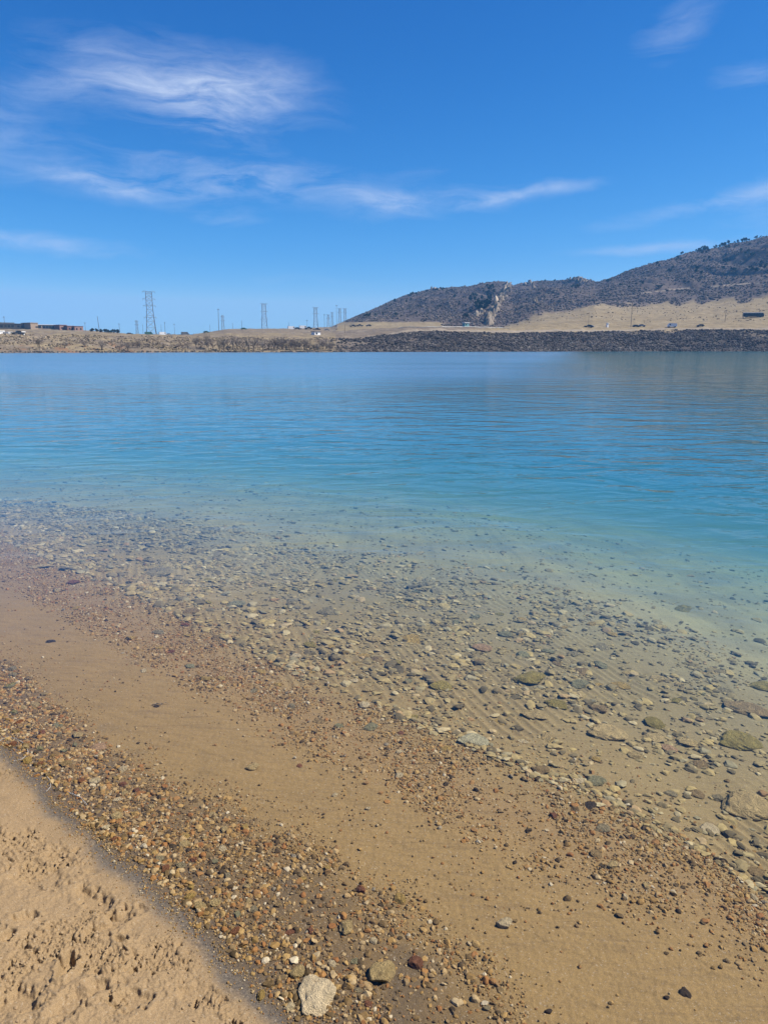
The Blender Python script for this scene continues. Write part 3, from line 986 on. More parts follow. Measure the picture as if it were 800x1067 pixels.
def place_stone(px, py, wpx, colr, shape, yaw, label, cat='stone', group=None, first=[True]):
    x, y, z = hit(px, py)
    d = ray(px, py); depth = y * math.cos(PITCH) - (z - HC) * math.sin(PITCH)
    s = wpx / FPX * depth / 2
    name = 'stone'
    o = bpy.data.objects.new(name, BIGME[shape]); COL.objects.link(o)
    zmin = BIG[shape][0][:, 2].min() * s
    bed = .62 if (py < 920 and wpx > 11) else 1.0
    o.scale = (s, s * random.uniform(.85, 1.1), s * random.uniform(.9, 1.1) * bed)
    o.rotation_euler = (random.uniform(-.12, .12), random.uniform(-.12, .12), R(yaw))
    o.location = (x, y + s * .25, z - zmin * .28)
    j = random.uniform(.92, 1.08)
    o.color = (*[min(1, q * j) for q in colr], 1)
    tag(o, label, cat, group)
    stone_px.append((px, py, wpx))
    return o


for row in NAMED:
    place_stone(*row)
bpy.data.objects['stone'].data = BIGME[2]
bpy.data.objects['stone'].rotation_euler = (.18, .10, R(35))
bpy.data.objects['stone'].scale[1] *= 1.1; bpy.data.objects['stone'].scale[2] *= .62
bpy.data.objects['stone'].color = (.76, .60, .36, 1)
bpy.data.objects['stone'].location.z -= .004; bpy.data.objects['stone'].location.y -= .012

ZONES = [
    # count, x0, x1, u0, u1, keep, px size range, shapes, group, place
    (80, -1.2, .75, .06, 1.0, band1, (9, 15), (0, 1, 2, 6, 7), 'loose pebbles in the gravel at the water edge', 'pebble in the gravel band along the water edge'),
    (120, -4, 4.2, 2.95, 3.75, band3, (13, 27), (2, 3, 4, 5, 7), 'cobbles on the submerged stone bed', 'cobble on the submerged stone bed'),
    (34, -2, 2, 2.1, 2.95, band2, (9, 15), (1, 2, 3, 7), 'larger stones in the submerged gravel', 'stone in the submerged gravel past the sand bar'),
]
LAND = [(332, 1041, 'big cream block'), (398, 1020, 'square tan block'), (361, 970, 'rounded tan pebble'), (433, 1007, 'rust red stone'), (103, 781, 'flat pale tan stone'),
        (264, 801, 'lone tan stone on the bar'), (525, 966, 'lone pale stone on the bar'), (493, 776, 'broad pale yellow stone'), (554, 711, 'mossy yellow green boulder'), (502, 678, 'pinkish brown stone'),
        (429, 669, 'flat ochre stone'), (459, 718, 'olive tilted slab'), (387, 760, 'grey green gravel stone'), (332, 753, 'brown gravel stone'), (245, 632, 'grey green shallows stone'), (164, 600, 'long grey slab'),
        (53, 669, 'dark sliver on the bar'), (341, 640, 'grey slab above the ripples'), (634, 769, 'largest tan slab'), (648, 717, 'dark edged ochre stone'), (682, 757, 'domed olive stone'),
        (780, 744, 'long slanting brown slab'), (772, 779, 'wide olive slab'), (783, 850, 'longest tan slab'), (739, 868, 'oval pale tan stone'), (713, 637, 'mossy round deep stone'), (627, 676, 'smooth grey oval stone'),
        (616, 842, 'blackish gravel stone'), (790, 912, 'dark brown edge stone'), (163, 737, 'twig on the bar')]


def auto_label(a, b, sz, nm, what):
    k = min(LAND, key=lambda q: (q[0] - a) ** 2 + (1.6 * (q[1] - b)) ** 2)
    dx, dy = a - k[0], b - k[1]; d = math.hypot(dx, dy)
    side = 'left of' if dx < -abs(dy) * .5 else 'right of' if dx > abs(dy) * .5 else ''
    fb = 'behind' if dy < -abs(dx) * .5 else 'in front of' if dy > abs(dx) * .5 else ''
    where = (fb.replace(' of', '') + ' and ' + side) if fb and side else (fb or side)
    far = 'just' if d < 40 else 'a bit' if d < 80 else 'well' if d < 130 else 'far'
    size = 'small' if sz < 12 else 'mid sized' if sz < 17 else 'larger'
    lab = '%s %s %s %s %s the %s' % (size, nm, what.split()[0], far, where, k[2])
    return lab if len(lab.split()) <= 16 else lab.replace('mid sized', 'medium').replace(far + ' ', '', 1)


KINDS_ = [('grey', C_GREY), ('grey green', C_GRN), ('tan', C_TAN), ('ochre', C_OCH), ('reddish brown', C_RUST), ('dull brown', C_BRN), ('olive', C_MOSS), ('pale', C_PALE)]
for (cnt, x0, x1, u0, u1, kp, (s0, s1), shp, grp, what) in ZONES:
    P = bed_points(cnt * 9, x0, x1, u0, u1, kp); P = P[rng.permutation(len(P))]
    Z = surf(P[:, 0], P[:, 1])
    ppx, ppy, _ = pix(P[:, 0], P[:, 1], Z)
    done = 0
    for i in range(len(P)):
        if done >= cnt: break
        a, b = ppx[i], ppy[i]
        if not (4 < a < 796 and 585 < b < 1060): continue
        if kp is band3 and a > 300 and False: continue
        sz = s0 + (s1 - s0) * random.random() ** 2.2
        if kp is band3: sz *= np.interp(b, [600, 700, 850], [.62, .85, 1.05])
        if any(abs(a - q[0]) < (sz + q[2]) * .47 and abs(b - q[1]) < (sz + q[2]) * .27 for q in stone_px): continue
        wts = (3, 2, 4, 3, 0 if kp is band3 else 3, 3, 1 if kp is band3 else 0, 1)
        k = random.choices(range(8), wts)[0]
        nm, cc = KINDS_[k]
        place_stone(a, b, sz, cc, random.choice(shp), random.gauss(-20, 35), auto_label(a, b, sz, nm, what), 'pebble' if 'pebble' in what else 'stone', nm + ' ' + grp)
        done += 1

dup_ = {}
for o in list(COL.objects):
    if o.get('group') and o.name.startswith('stone'): dup_.setdefault(o['label'], []).append(o)
for lab, os_ in dup_.items():
    if len(os_) > 1:
        os_.sort(key=lambda o: math.atan2(o.location.x, o.location.y))
        for i, o in enumerate(os_):
            pre = 'leftmost' if i == 0 else 'rightmost' if i == len(os_) - 1 else ('second', 'third', 'fourth', 'fifth', 'sixth')[min(i - 1, 4)]
            lab2 = pre + ' ' + lab
            if len(lab2.split()) > 16: lab2 = lab2.replace(' mid sized', '').replace(' medium', '').replace(' small', '').replace(' larger', '')
            o['label'] = lab2

# ---- twig on the sand bar
def wood(name, c): return simple(name, c, .85, .25, 30)
M_TWIG = wood('dry_twig', (.30, .22, .13))
x, y, z = hit(167, 735)
tw = MB()
pts = [(-.034, -.008, .004), (-.018, .004, .007), (.004, .0, .006), (.024, .008, .009), (.038, .004, .005)]
for a, b, ra, rb in zip(pts[:-1], pts[1:], (.0025, .0023, .002, .0016), (.0023, .002, .0016, .001)): tw.tube(a, b, ra, rb, 7)
tw.tube(pts[2], (.012, -.012, .008), .0014, .0007, 6)
tag(tw.build('twig', M_TWIG, None, (x, y, z), True), 'short pale twig lying on the left part of the sand bar', 'twig')

# ---- foam line
m, t = mat('foam'); pp = t.pos()
principled(t, t.mix(t.mapr(t.noise(pp, 500, 2), .35, .65), (.42, .38, .32), (.62, .60, .55)), .6, None, .3)
fm = MB()
for path in ([(0, 772), (8, 768), (18, 770), (27, 776), (30, 784), (24, 791), (12, 794)], [(46, 806), (52, 812), (53, 820), (48, 826)], [(70, 825), (84, 831), (92, 840)]):
    pts = []
    for k in range(len(path) - 1):
        for q in np.linspace(0, 1, 7)[:-1]:
            x, y = proj(path[k][0] * (1 - q) + path[k + 1][0] * q, path[k][1] * (1 - q) + path[k + 1][1] * q, 0)
            pts.append((x + random.uniform(-.001, .001), y + random.uniform(-.001, .001), max(.0005, float(surf(np.array([x]), np.array([y]))[0])) + .0006))
    for a, b in zip(pts[:-1], pts[1:]): fm.tube(a, b, random.uniform(.0010, .0018), None, 6)
tag(fm.build('foam', m, None, None, True), 'thin curls of foam left at the water edge', 'foam', kind='stuff')


# ------------------------------------------------------------------ far side
def farhit(px, py, r0=290, r1=1420):
    d = ray(px, py); h = math.hypot(d[0], d[1])
    rr = np.linspace(r0, r1, 2400)
    X = d[0] / h * rr; Y = d[1] / h * rr
    z = surf(X, Y); zr = HC + d[2] / h * rr
    ok = z >= zr
    k = int(np.argmax(ok)) if ok.any() else int(np.argmax((z - HC) / rr))
    return X[k], Y[k], float(z[k]), rr[k]


def at_az(px, r):
    x, y, z = farpt(px, r); return x, y, z


def scrub_mat(name, stops):
    m, t = mat(name); tone = t.attr('tone'); p = t.pos()
    c = t.ramp(tone, stops)
    c = t.mix(1.0, c, t.mapr(t.noise(p, 1.2, 4, .7), .3, .7, .75, 1.25), 'MULTIPLY')
    c = t.mix(1.0, c, t.mapr(t.noise(p, .045, 3, .6), .35, .65, .72, 1.4), 'MULTIPLY')
    principled(t, c, .95, None, .1)
    return m


M_SCRUB = scrub_mat('leafless_scrub', [(0, (.11, .092, .082)), (.3, (.18, .145, .125)), (.6, (.225, .18, .152)), (.85, (.26, .21, .165)), (1, (.10, .098, .07))])
M_DRYBR = scrub_mat('dry_brush', [(0, (.20, .16, .115)), (.4, (.30, .24, .16)), (.8, (.42, .34, .23)), (1, (.20, .15, .12))])
M_RIP = scrub_mat('riprap_rock', [(0, (.05, .046, .042)), (.4, (.10, .09, .082)), (.8, (.165, .145, .125)), (1, (.36, .32, .27))])
M_CRAG = scrub_mat('crag_rock', [(0, (.18, .145, .11)), (.5, (.36, .295, .215)), (1, (.58, .48, .36))])
BLOB = []
for i in range(6):
    V, Fc = icos(1 if i < 3 else 2); rs = np.random.default_rng(60 + i)
    V = V * (1 + rs.uniform(-.35, .25, (len(V), 1))); V[:, 2] *= .75; BLOB.append((V, Fc))


def scatter_far(name, m, n, samp, smin, smax, label, variants=BLOB, sink=.2, cat=None):
    XY = samp(n)
    z = surf(XY[:, 0], XY[:, 1]); S = rng.uniform(smin, smax, len(XY)) * rng.uniform(.6, 1, len(XY))
    me = scatter_mesh(name, variants, np.stack([XY[:, 0], XY[:, 1], z + S * sink], -1), S, rng.uniform(0, 6.28, len(XY)), rng.normal(0, .3, len(XY)), rng.uniform(0, 1, len(XY)), m, False)
    return tag(link(name, me), label, cat or name.replace('_', ' '), kind='stuff')


def samp_hill(n):
    res = []; c = 0
    while c < n:
        a = rng.uniform(col_az(350), col_az(880), n * 2); r = rng.uniform(560, 1330, n * 2)
        X = np.sin(a) * r; Y = np.cos(a) * r; Z = surf(X, Y)
        at = far_attrs(X, Y, Z)
        ok = (at['shrub'] > rng.uniform(.1, .9, n * 2)) & (at['trail'] < .1) & (rng.uniform(0, 1, n * 2) < .25 + sstep(fbm(X / 40, Y / 40, 3), -.2, .2))
        res.append(np.stack([X[ok], Y[ok]], -1)); c += ok.sum()
    return np.concatenate(res)[:n]


def samp_band(px0, px1, d0, d1, dens=0.0):
    def f(n):
        a = rng.uniform(col_az(px0), col_az(px1), n * 3); r0 = np.interp(a, F_AZ, F_R); r = r0 + rng.uniform(d0, d1, n * 3)
        X = np.sin(a) * r; Y = np.cos(a) * r
        ok = rng.uniform(0, 1, n * 3) < .15 + sstep(fbm(X / 14, Y / 14, 3), dens - .15, dens + .2)
        if px0 > 300: ok &= rng.uniform(0, 1, n * 3) < .12 + sstep(a, col_az(345), col_az(430))
        return np.stack([X[ok], Y[ok]], -1)[:n]
    return f


def samp_field(n):
    a = rng.uniform(col_az(500), col_az(880), n * 3); r = rng.uniform(560, 790, n * 3)
    X = np.sin(a) * r; Y = np.cos(a) * r; at = far_attrs(X, Y, surf(X, Y)); ok = (at['tan'] > .6) & (fbm(X / 50, Y / 12, 3) > .05)
    return np.stack([X[ok], Y[ok]], -1)[:n]


scatter_far('hill_scrub', M_SCRUB, 34000, samp_hill, .6, 1.6, 'grey purple leafless scrub covering the hillsides')
scatter_far('field_brush', M_DRYBR, 500, samp_field, .4, .8, 'scattered dry brush on the tan grass slope')
M_DAM = scrub_mat('dark_dam_brush', [(0, (.045, .04, .038)), (.4, (.085, .072, .066)), (.8, (.125, .105, .09)), (1, (.19, .16, .125))])
scatter_far('dam_brush', M_DAM, 9000, samp_band(352, 860, 10, 62), .3, 1.0, 'dark low brush on the dam face')
scatter_far('riprap', M_RIP, 15000, samp_band(345, 860, 0, 62, -.1), .3, .85, 'dark broken rock lining the dam face', [stone_shape(1, 700 + i, .7, 4) for i in range(5)])
scatter_far('bank_brush', M_DRYBR, 3600, samp_band(-60, 352, 6, 60), .25, .7, 'dry brown brush on the left bank')
scatter_far('shore_stones', M_RIP, 900, samp_band(-60, 380, -.5, 3.5, -.2), .2, .6, 'pale stones along the far waterline', [stone_shape(1, 720 + i, .7, 4) for i in range(4)])


# ---- rock outcrops
def crag(px_pts, cnt, smin, smax, label, spread=3.0, up=1.6):
    pts = []
    for i in range(cnt):
        q = random.random() * (len(px_pts) - 1); k = int(q); q -= k
        a = px_pts[k][0] * (1 - q) + px_pts[k + 1][0] * q + random.gauss(0, spread * .5); b = px_pts[k][1] * (1 - q) + px_pts[k + 1][1] * q + random.gauss(0, spread * .3)
        x, y, z, r = farhit(a, b, 520); pts.append((x, y, z))
    nb = max(6, int(sum(math.hypot(b[0] - a[0], b[1] - a[1]) for a, b in zip(px_pts[:-1], px_pts[1:])) * .9))
    for i in range(nb):
        q = i / (nb - 1) * (len(px_pts) - 1.001); k = int(q); q -= k
        x, y, z, r = farhit(px_pts[k][0] * (1 - q) + px_pts[k + 1][0] * q, px_pts[k][1] * (1 - q) + px_pts[k + 1][1] * q, 520); pts.append((x, y, z))
    P = np.array(pts); S = np.concatenate([rng.uniform(smin, smax, cnt), np.full(nb, smax * 1.5)]); cnt = cnt + nb
    var = []
    for i in range(6):
        V, Fc = stone_shape(2, 800 + i, 1.0, 12, .05); V = V.copy(); V[:, 2] *= up; V[:, 1] *= .6; var.append((V, Fc))
    P[:, 2] += S * .25; P[-nb:, 2] -= smax * 2.2
    me = scatter_mesh('rock_outcrop', var, P, S, rng.normal(.9, .35, cnt), rng.normal(.35, .2, cnt), rng.uniform(0, 1, cnt), M_CRAG, False)
    return tag(link('rock_outcrop', me), label, 'rock outcrop')


crag([(530, 297), (527, 303), (522, 311), (516, 321), (512, 329), (507, 339)], 150, 1.5, 4.2, 'tall broken pale rock spine running down the middle ridge')
crag([(491, 334), (497, 329), (503, 327)], 20, 1.0, 2.8, 'small rock knob at the ridge foot left of the long rock spine', 2.0)
crag([(546, 297), (552, 296), (557, 301)], 18, 1.2, 3.2, 'pale rocks on the ridge crest right of the long rock spine', 3)
crag([(555, 315), (559, 317)], 9, 1.0, 2.8, 'small pale rocks midway down the ridge slope', .8)
crag([(594, 292), (601, 292), (609, 294)], 20, 1.5, 3.6, 'reddish tan crag on the far summit beside the big hill', 3)
crag([(447, 302), (456, 302)], 9, 1.2, 2.6, 'low reddish rocks on the left crest of the ridge', .8)


# ---- junipers
m, t = mat('juniper_leaf'); pp = t.pos()
principled(t, t.mix(t.mapr(t.noise(pp, .9, 3), .3, .7), (.030, .040, .024), (.062, .072, .042)), .9, None, .1)
M_JUN = m
M_BARK = simple('bark', (.16, .125, .095), .9, .25, 3)
M_BAREW = simple('bare_twigs', (.36, .29, .22), .9, .25, .5)
M_BARED = simple('purple_twigs', (.24, .18, .15), .9, .25, .5)


def leafy(seed, cone, n=260):
    rs = np.random.default_rng(seed); V = []; Fc = []
    lobes = [(rs.normal(0, .22), rs.normal(0, .22), rs.uniform(.25, .85), rs.uniform(.2, .36)) for _ in range(7)]
    for i in range(n):
        lx, ly, lz, lr = lobes[i % 7]
        d = rs.normal(size=3); d /= np.linalg.norm(d); rad = lr * rs.uniform(.6, 1.05)
        k = 1 - cone * lz
        c = np.array([lx * k + d[0] * rad * k, ly * k + d[1] * rad * k, .12 + lz * .8 + d[2] * rad * .8])
        a = rs.normal(size=3); a /= np.linalg.norm(a); b = np.cross(a, rs.normal(size=3)); b /= np.linalg.norm(b); s = rs.uniform(.05, .11)
        j = len(V); V += [c + a * s, c + b * s * .8, c - a * s * .8, c - b * s]; Fc.append((j, j + 1, j + 2, j + 3))
    return np.array(V), np.array(Fc)


JV = [mesh_np('crown', *leafy(900 + i, c), [M_JUN], False) for i, c in enumerate((.2, .55, .35, .7))]
jt = MB(); jt.tube((0, 0, -.15), (0, .02, .4), .05, .03, 6); JT = jt.mesh('trunk', M_BARK)


def tree(name, px, py, s, crown, trunk, label, group, cat='tree', r=None, wide=1.0):
    if r is None: x, y, z, _ = farhit(px, py)
    else: x, y, z = at_az(px, r)
    e = empty(name, (x, y, z), random.uniform(0, 6.28)); e.scale = (s * wide, s * wide, s)
    link('trunk', trunk, e); link('crown', crown, e)
    return tag(e, label, cat, group)


def sky_y(px): return float(np.interp(px, [f[0] for f in FAR], [f[5][1] for f in FAR]))


for i in range(26):
    px = random.uniform(722, 806); tree('juniper', px, sky_y(px) + random.uniform(0, 2.0), random.uniform(3, 6.5), JV[i % 4], JT, 'dark juniper standing on the crest of the big right hill', 'junipers along the right crest')
for i in range(16):
    px = random.uniform(405, 470); tree('juniper', px, sky_y(px) + random.uniform(.2, 2.5), random.uniform(2.5, 4.5), JV[i % 4], JT, 'dark juniper on the left crest of the middle ridge', 'junipers along the middle ridge crest')
for i in range(12):
    px = random.uniform(545, 612); tree('juniper', px, sky_y(px) + random.uniform(.2, 3), random.uniform(2.5, 4.5), JV[i % 4], JT, 'dark juniper on the right crest of the middle ridge', 'junipers beside the summit crag')
for i in range(44):
    px = random.gauss(504, 9); py = random.gauss(313, 8)
    if px > 520 - (py - 300) * .5: px = 512 - (py - 300) * .5 - random.random() * 12
    tree('juniper', px, min(max(py, 299), 333), random.uniform(3.0, 6.0), JV[i % 4], JT, 'dark juniper in %s dense patch left of the rock spine' % ('upper' if py < 309 else 'middle' if py < 317 else 'lower'), 'junipers in %s patch left of the rock spine' % ('upper' if py < 309 else 'middle' if py < 317 else 'lower'))
for i in range(27):
    px = random.uniform(380, 490); y0 = sky_y(px) + 4
    tree('juniper', px, random.uniform(y0, 331), random.uniform(2.2, 4), JV[i % 4], JT, 'small juniper scattered on the left slope of the middle ridge', 'junipers on the middle ridge slope')
PLACE = ['halfway up above the white van', 'halfway up above the dark low car', 'below the crest above the pole with crossarm', 'high up right of the dark low car', 'at mid height above the coach', 'high up at the right edge',
         'at mid height above the pole with crossarm', 'high up above the coach', 'low down right of the tallest pole', 'low down left of the tallest pole', 'low down above the white cabinet', 'high up left of the white van',
         'at mid height right of the white van', 'near the crest right of the dark low car', 'near the crest left of the coach', 'by the foot of the summit crag', 'low down above the white van', 'low down left of the coach']
for ci_, (cx_, cy_, k) in enumerate([(708, 270, 5), (726, 281, 3), (758, 257, 5), (742, 271, 3), (784, 282, 6), (793, 277, 5), (756, 273, 4), (785, 268, 3), (664, 298, 3), (645, 300, 2), (632, 296, 2), (690, 276, 3), (700, 282, 2), (733, 262, 4), (775, 262, 3), (600, 300, 3), (690, 297, 2), (760, 282, 3)]):
    for i in range(k):
        tree('juniper', cx_ + random.gauss(0, 3.5), max(sky_y(cx_) + 1, cy_ + random.gauss(0, 1.8)), random.uniform(2.8, 5.8), JV[i % 4], JT, 'juniper in clump ' + PLACE[ci_], 'junipers ' + PLACE[ci_])
for i in range(7):
    tree('evergreen_tree', 98 + i * 4.4, 344, random.uniform(2.8, 3.6), JV[i % 4], JT, 'dark evergreen in the short row behind the left bank', 'evergreens in a row', r=598, wide=1.2)


# ---- leafless trees on the far shore
def bare(seed, spread):
    rs = random.Random(seed); tk = MB(); cr = MB()
    for s in range(rs.choice((1, 2, 3))):
        bx = rs.uniform(-.06, .06); top = Vector((bx + rs.uniform(-.12, .12), rs.uniform(-.1, .1), rs.uniform(.35, .5)))
        tk.tube((bx, 0, -.08), top, .018, .011, 6)
        for k in range(13):
            q = rs.uniform(.3, 1); base = Vector((bx, 0, 0)).lerp(top, q)
            d = Vector((rs.gauss(0, spread), rs.gauss(0, spread), rs.uniform(.35, 1))).normalized(); L = rs.uniform(.25, .55)
            e = base + d * L; cr.tube(base, e, .008, .004, 4)
            for j in range(7):
                b2 = base.lerp(e, rs.uniform(.35, 1)); d2 = (d + Vector((rs.gauss(0, .5), rs.gauss(0, .5), rs.gauss(.1, .4)))).normalized()
                cr.tube(b2, b2 + d2 * rs.uniform(.1, .26), .0045, .002, 3)
    return tk, cr


BT = []
for i in range(6):
    tk, cr = bare(40 + i, .45 if i % 2 else .7)
    BT.append((tk.mesh('trunk', M_BARK), cr.mesh('crown', M_BAREW if i % 3 else M_BARED)))
spots = [(px, 'pale leafless tree in the open row on the far left shore', 'leafless trees on the far left shore', random.uniform(5, 7.5), 1) for px in np.linspace(204, 284, 17)]
spots += [(px, 'bushy dark leafless tree near where the dam begins', 'leafless trees near the dam end', random.uniform(4, 6.5), 0) for px in np.linspace(286, 346, 17)]
spots += [(px, 'low leafless bush along the far left waterline', 'leafless bushes on the far left waterline', random.uniform(2.5, 5.0), 0) for px in (42, 66, 88, 107, 124, 128, 133, 139, 143, 147, 152, 160, 170, 183, 190, 196)]
spots += [(px, 'low leafless bush at the left end of the dam', 'leafless bushes at the dam end', random.uniform(1.8, 3.2), 0) for px in (352, 360, 369, 379, 392)]
for i, (px, lab, grp, s, k) in enumerate(spots):
    px += random.uniform(-1.5, 1.5)
    r0 = float(np.interp(col_az(px), F_AZ, F_R))
    tk, cr = BT[(i * 2 + k) % 6 if k else (i * 5) % 6]
    tree('bare_tree', px, 0, s, cr, tk, lab, grp, r=r0 + random.uniform(3, 13), wide=1.25 if k == 0 else .95)

ORD = 'first second third fourth fifth sixth seventh eighth ninth tenth eleventh twelfth thirteenth fourteenth fifteenth sixteenth seventeenth eighteenth nineteenth twentieth'.split() + \
    ['twenty ' + q for q in 'first second third fourth fifth sixth seventh'.split()]
byg = {}
for o in list(COL.objects):
    if o.parent is None and o.get('group') and any(q in o['label'] for q in ('juniper', 'evergreen', 'leafless')): byg.setdefault(o['group'], []).append(o)
for grp, os_ in byg.items():
    if 1 < len(os_) <= 27:
        os_.sort(key=lambda o: math.atan2(o.location.x, o.location.y))
        for i, o in enumerate(os_): o['label'] = ORD[i] + ' from the left: ' + o['label']

# ---- transmission towers
M_STEEL = simple('galvanised_steel', (.30, .32, .34), .5, .08, 1, .4)
M_POLE = simple('weathered_pole', (.17, .13, .10), .9, .2, 2)


def face(o): o.rotation_euler[2] = -math.atan2(o.location.x, o.location.y)


def tower(px, ytop, r, hw_px, label, arms=(.0, .18, .34), armw=1.7, mr=.2, cols=4):
    x, y, z = at_az(px, r); h = zat(px, ytop, r) - z; k = r / FPX; hw = hw_px * k
    e = empty('transmission_tower', (x, y, z)); face(e)
    e.rotation_euler[2] += .12
    corners = [(-1, -1), (1, -1), (1, 1), (-1, 1)]
    def at(cx_, cy_, q): t_ = 1 - .35 * min(q, .6) / .6; return Vector((cx_ * hw * t_, cy_ * hw * t_ * .55, h * q))
    for c in corners:
        b = MB(); b.tube(at(*c, -.03), at(*c, .6), mr, mr * .8, 5); b.tube(at(*c, .6), at(*c, 1), mr * .8, mr * .6, 5); b.build('leg', M_STEEL, e)
    br = MB(); lv = [0, .16, .31, .45, .58, .69, .79, .88, .95, 1]
    for a, b in zip(lv[:-1], lv[1:]):
        for i in range(4):
            c0, c1 = corners[i], corners[(i + 1) % 4]
            br.tube(at(*c0, a), at(*c1, b), mr * .45, None, 4); br.tube(at(*c1, a), at(*c0, b), mr * .45, None, 4); br.tube(at(*c0, b), at(*c1, b), mr * .5, None, 4)
    br.build('bracing', M_STEEL, e)
    for q in arms:
        b = MB(); zz = h * (1 - q); w_ = hw * armw
        for s in (-1, 1):
            b.tube((-w_, s * .3, zz), (w_, s * .3, zz), mr * .6, None, 4)
            b.tube((s * w_, 0, zz), (s * hw * .6, 0, zz + h * .035), mr * .5, None, 4)
            b.tube((s * w_ * .95, 0, zz), (s * w_ * .95, 0, zz - h * .035), mr * .5, None, 5)
        b.build('crossarm', M_STEEL, e)
    return tag(e, label, 'transmission tower')


tower(159, 304, 790, 4.4, 'tallest lattice transmission tower standing on the left shore skyline', (0.0, .17, .33, .60), 1.35, .17)
tower(276.5, 316.5, 800, 2.9, 'lattice tower rising from the flat mound, second in height', (0, .3, .6), 1.3, .15)
tower(329.5, 320.5, 850, 2.3, 'lattice tower above the parked vehicles, third in height', (0, .3), 1.4, .15)
tower(233.5, 328.5, 790, 1.4, 'small pointed lattice tower beside the tall lamp mast', (0.1, .35), 1.5, .12)
tower(144.5, 334, 790, 1.2, 'small lattice tower just left of the tallest tower', (0.05, .3), 1.6, .12)
tower(342.5, 328, 880, 1.4, 'low lattice tower left of the crowded cluster by the hill foot', (0.0, .3), 1.5, .12)
tower(354.5, 321.5, 900, 1.5, 'left tower of the close pair by the hill foot', (0.0, .25), 1.3, .14)
tower(359.8, 321.5, 905, 1.5, 'right tower of the close pair by the hill foot', (0.0, .25), 1.3, .14)
tower(346.5, 325.5, 890, 1.1, 'narrow lattice tower in the middle of the cluster by the hill foot', (0.0, .3), 1.5, .12)


def pole(px, ytop, r, label, arm=0, lean=0, lamp=False, mr=.16):
    x, y, z = at_az(px, r); h = zat(px, ytop, r) - z
    e = empty('lamp_mast' if lamp else 'utility_pole', (x, y, z)); face(e)
    b = MB(); b.tube((0, 0, -.6), (h * lean, 0, h), mr, mr * .7, 7); b.build('post', M_STEEL if lamp else M_POLE, e)
    if arm:
        b = MB(); b.box((h * lean * .93, .12, h * .93), (arm, .14, .22)); b.build('crossarm', M_POLE, e)
    if lamp:
        b = MB(); b.box((h * lean, 0, h + .15), (1.7, .7, .3), 0, .7); b.tube((-.6, 0, h), (.6, 0, h), .08); b.build('lamp_head', M_STEEL, e)
    return tag(e, label, 'lamp mast' if lamp else 'utility pole')


pole(8, 329.5, 640, 'pole behind the dark flat roofed building at the left edge', 1.6)
pole(91, 336, 590, 'short pole between the pinkish buildings and the evergreens', 1.4, 0, mr=.12)
pole(105.5, 329.5, 590, 'tall leaning pole over the row of evergreens', 0, -.06, mr=.2)
pole(126.5, 337, 595, 'pole at the right end of the evergreen row', 1.2, -.03, mr=.14)
pole(150.5, 337.5, 640, 'thin pole between the small lattice tower and the tallest one', 0, 0, mr=.12)
pole(164.5, 330, 640, 'dark leaning pole touching the right side of the tallest tower', 0, -.09, mr=.22)
pole(169.5, 338, 640, 'short thin pole right of the tallest tower', 0, 0, mr=.12)
pole(173.5, 335.5, 650, 'dark upright pole right of the tallest tower', 1.2, 0, mr=.16)
pole(183.2, 338, 650, 'lamp mast with a pale head right of the tallest tower', 0, 0, True, .12)
pole(220, 338, 640, 'short pole left of the tall lamp mast', 0, 0, mr=.11)
pole(229, 322.5, 560, 'tall lamp mast on the left end of the flat mound', 0, .02, True, .2)
pole(243.5, 336.5, 590, 'thin pole on the mound between lamp mast and tower', 0, 0, mr=.12)
pole(253, 334, 590, 'taller thin pole on the mound left of the lattice tower', 0, 0, mr=.13)
pole(301.5, 335.5, 590, 'short pole at the right end of the mound', 0, 0, mr=.14)
pole(320.5, 334, 640, 'pole with a pale lamp head left of the third tower', 0, 0, True, .12)
pole(351.2, 318.5, 640, 'tall lamp mast among the towers by the hill foot', 0, 0, True, .14)
pole(338.5, 327, 640, 'pole at the left side of the tower cluster', 1.4, 0, mr=.12)
pole(359.5, 338, 450, 'short pole on the bank below the tower cluster', 0, 0, mr=.1)
pole(611.2, 325, 500, 'thin pale pole on the dam crest by the first dark truck', 0, 0, mr=.07)
pole(655.2, 314.5, 508, 'tallest dark pole on the dam crest beside the dark car', 0, 0, mr=.16)
pole(752, 323, 560, 'brown utility pole with crossarm on the tan field', 1.9, .02, mr=.15)

# ---- buildings
M_DKGL = simple('dark_glazing', (.025, .028, .035), .25, .1, 1)
M_DKWL = simple('dark_wall', (.075, .065, .065), .8, .15, 1)
M_TANW = simple('tan_wall', (.50, .37, .26), .85, .08, 1)
M_PINK = simple('pink_brick', (.42, .25, .20), .85, .1, 1)
M_WHITE = simple('white_paint', (.78, .78, .76), .5, .05, 1)
M_ROOFG = simple('grey_roof', (.18, .18, .19), .7, .1, 1)
M_RED = simple('red_brown_wall', (.28, .14, .11), .85, .12, 1)


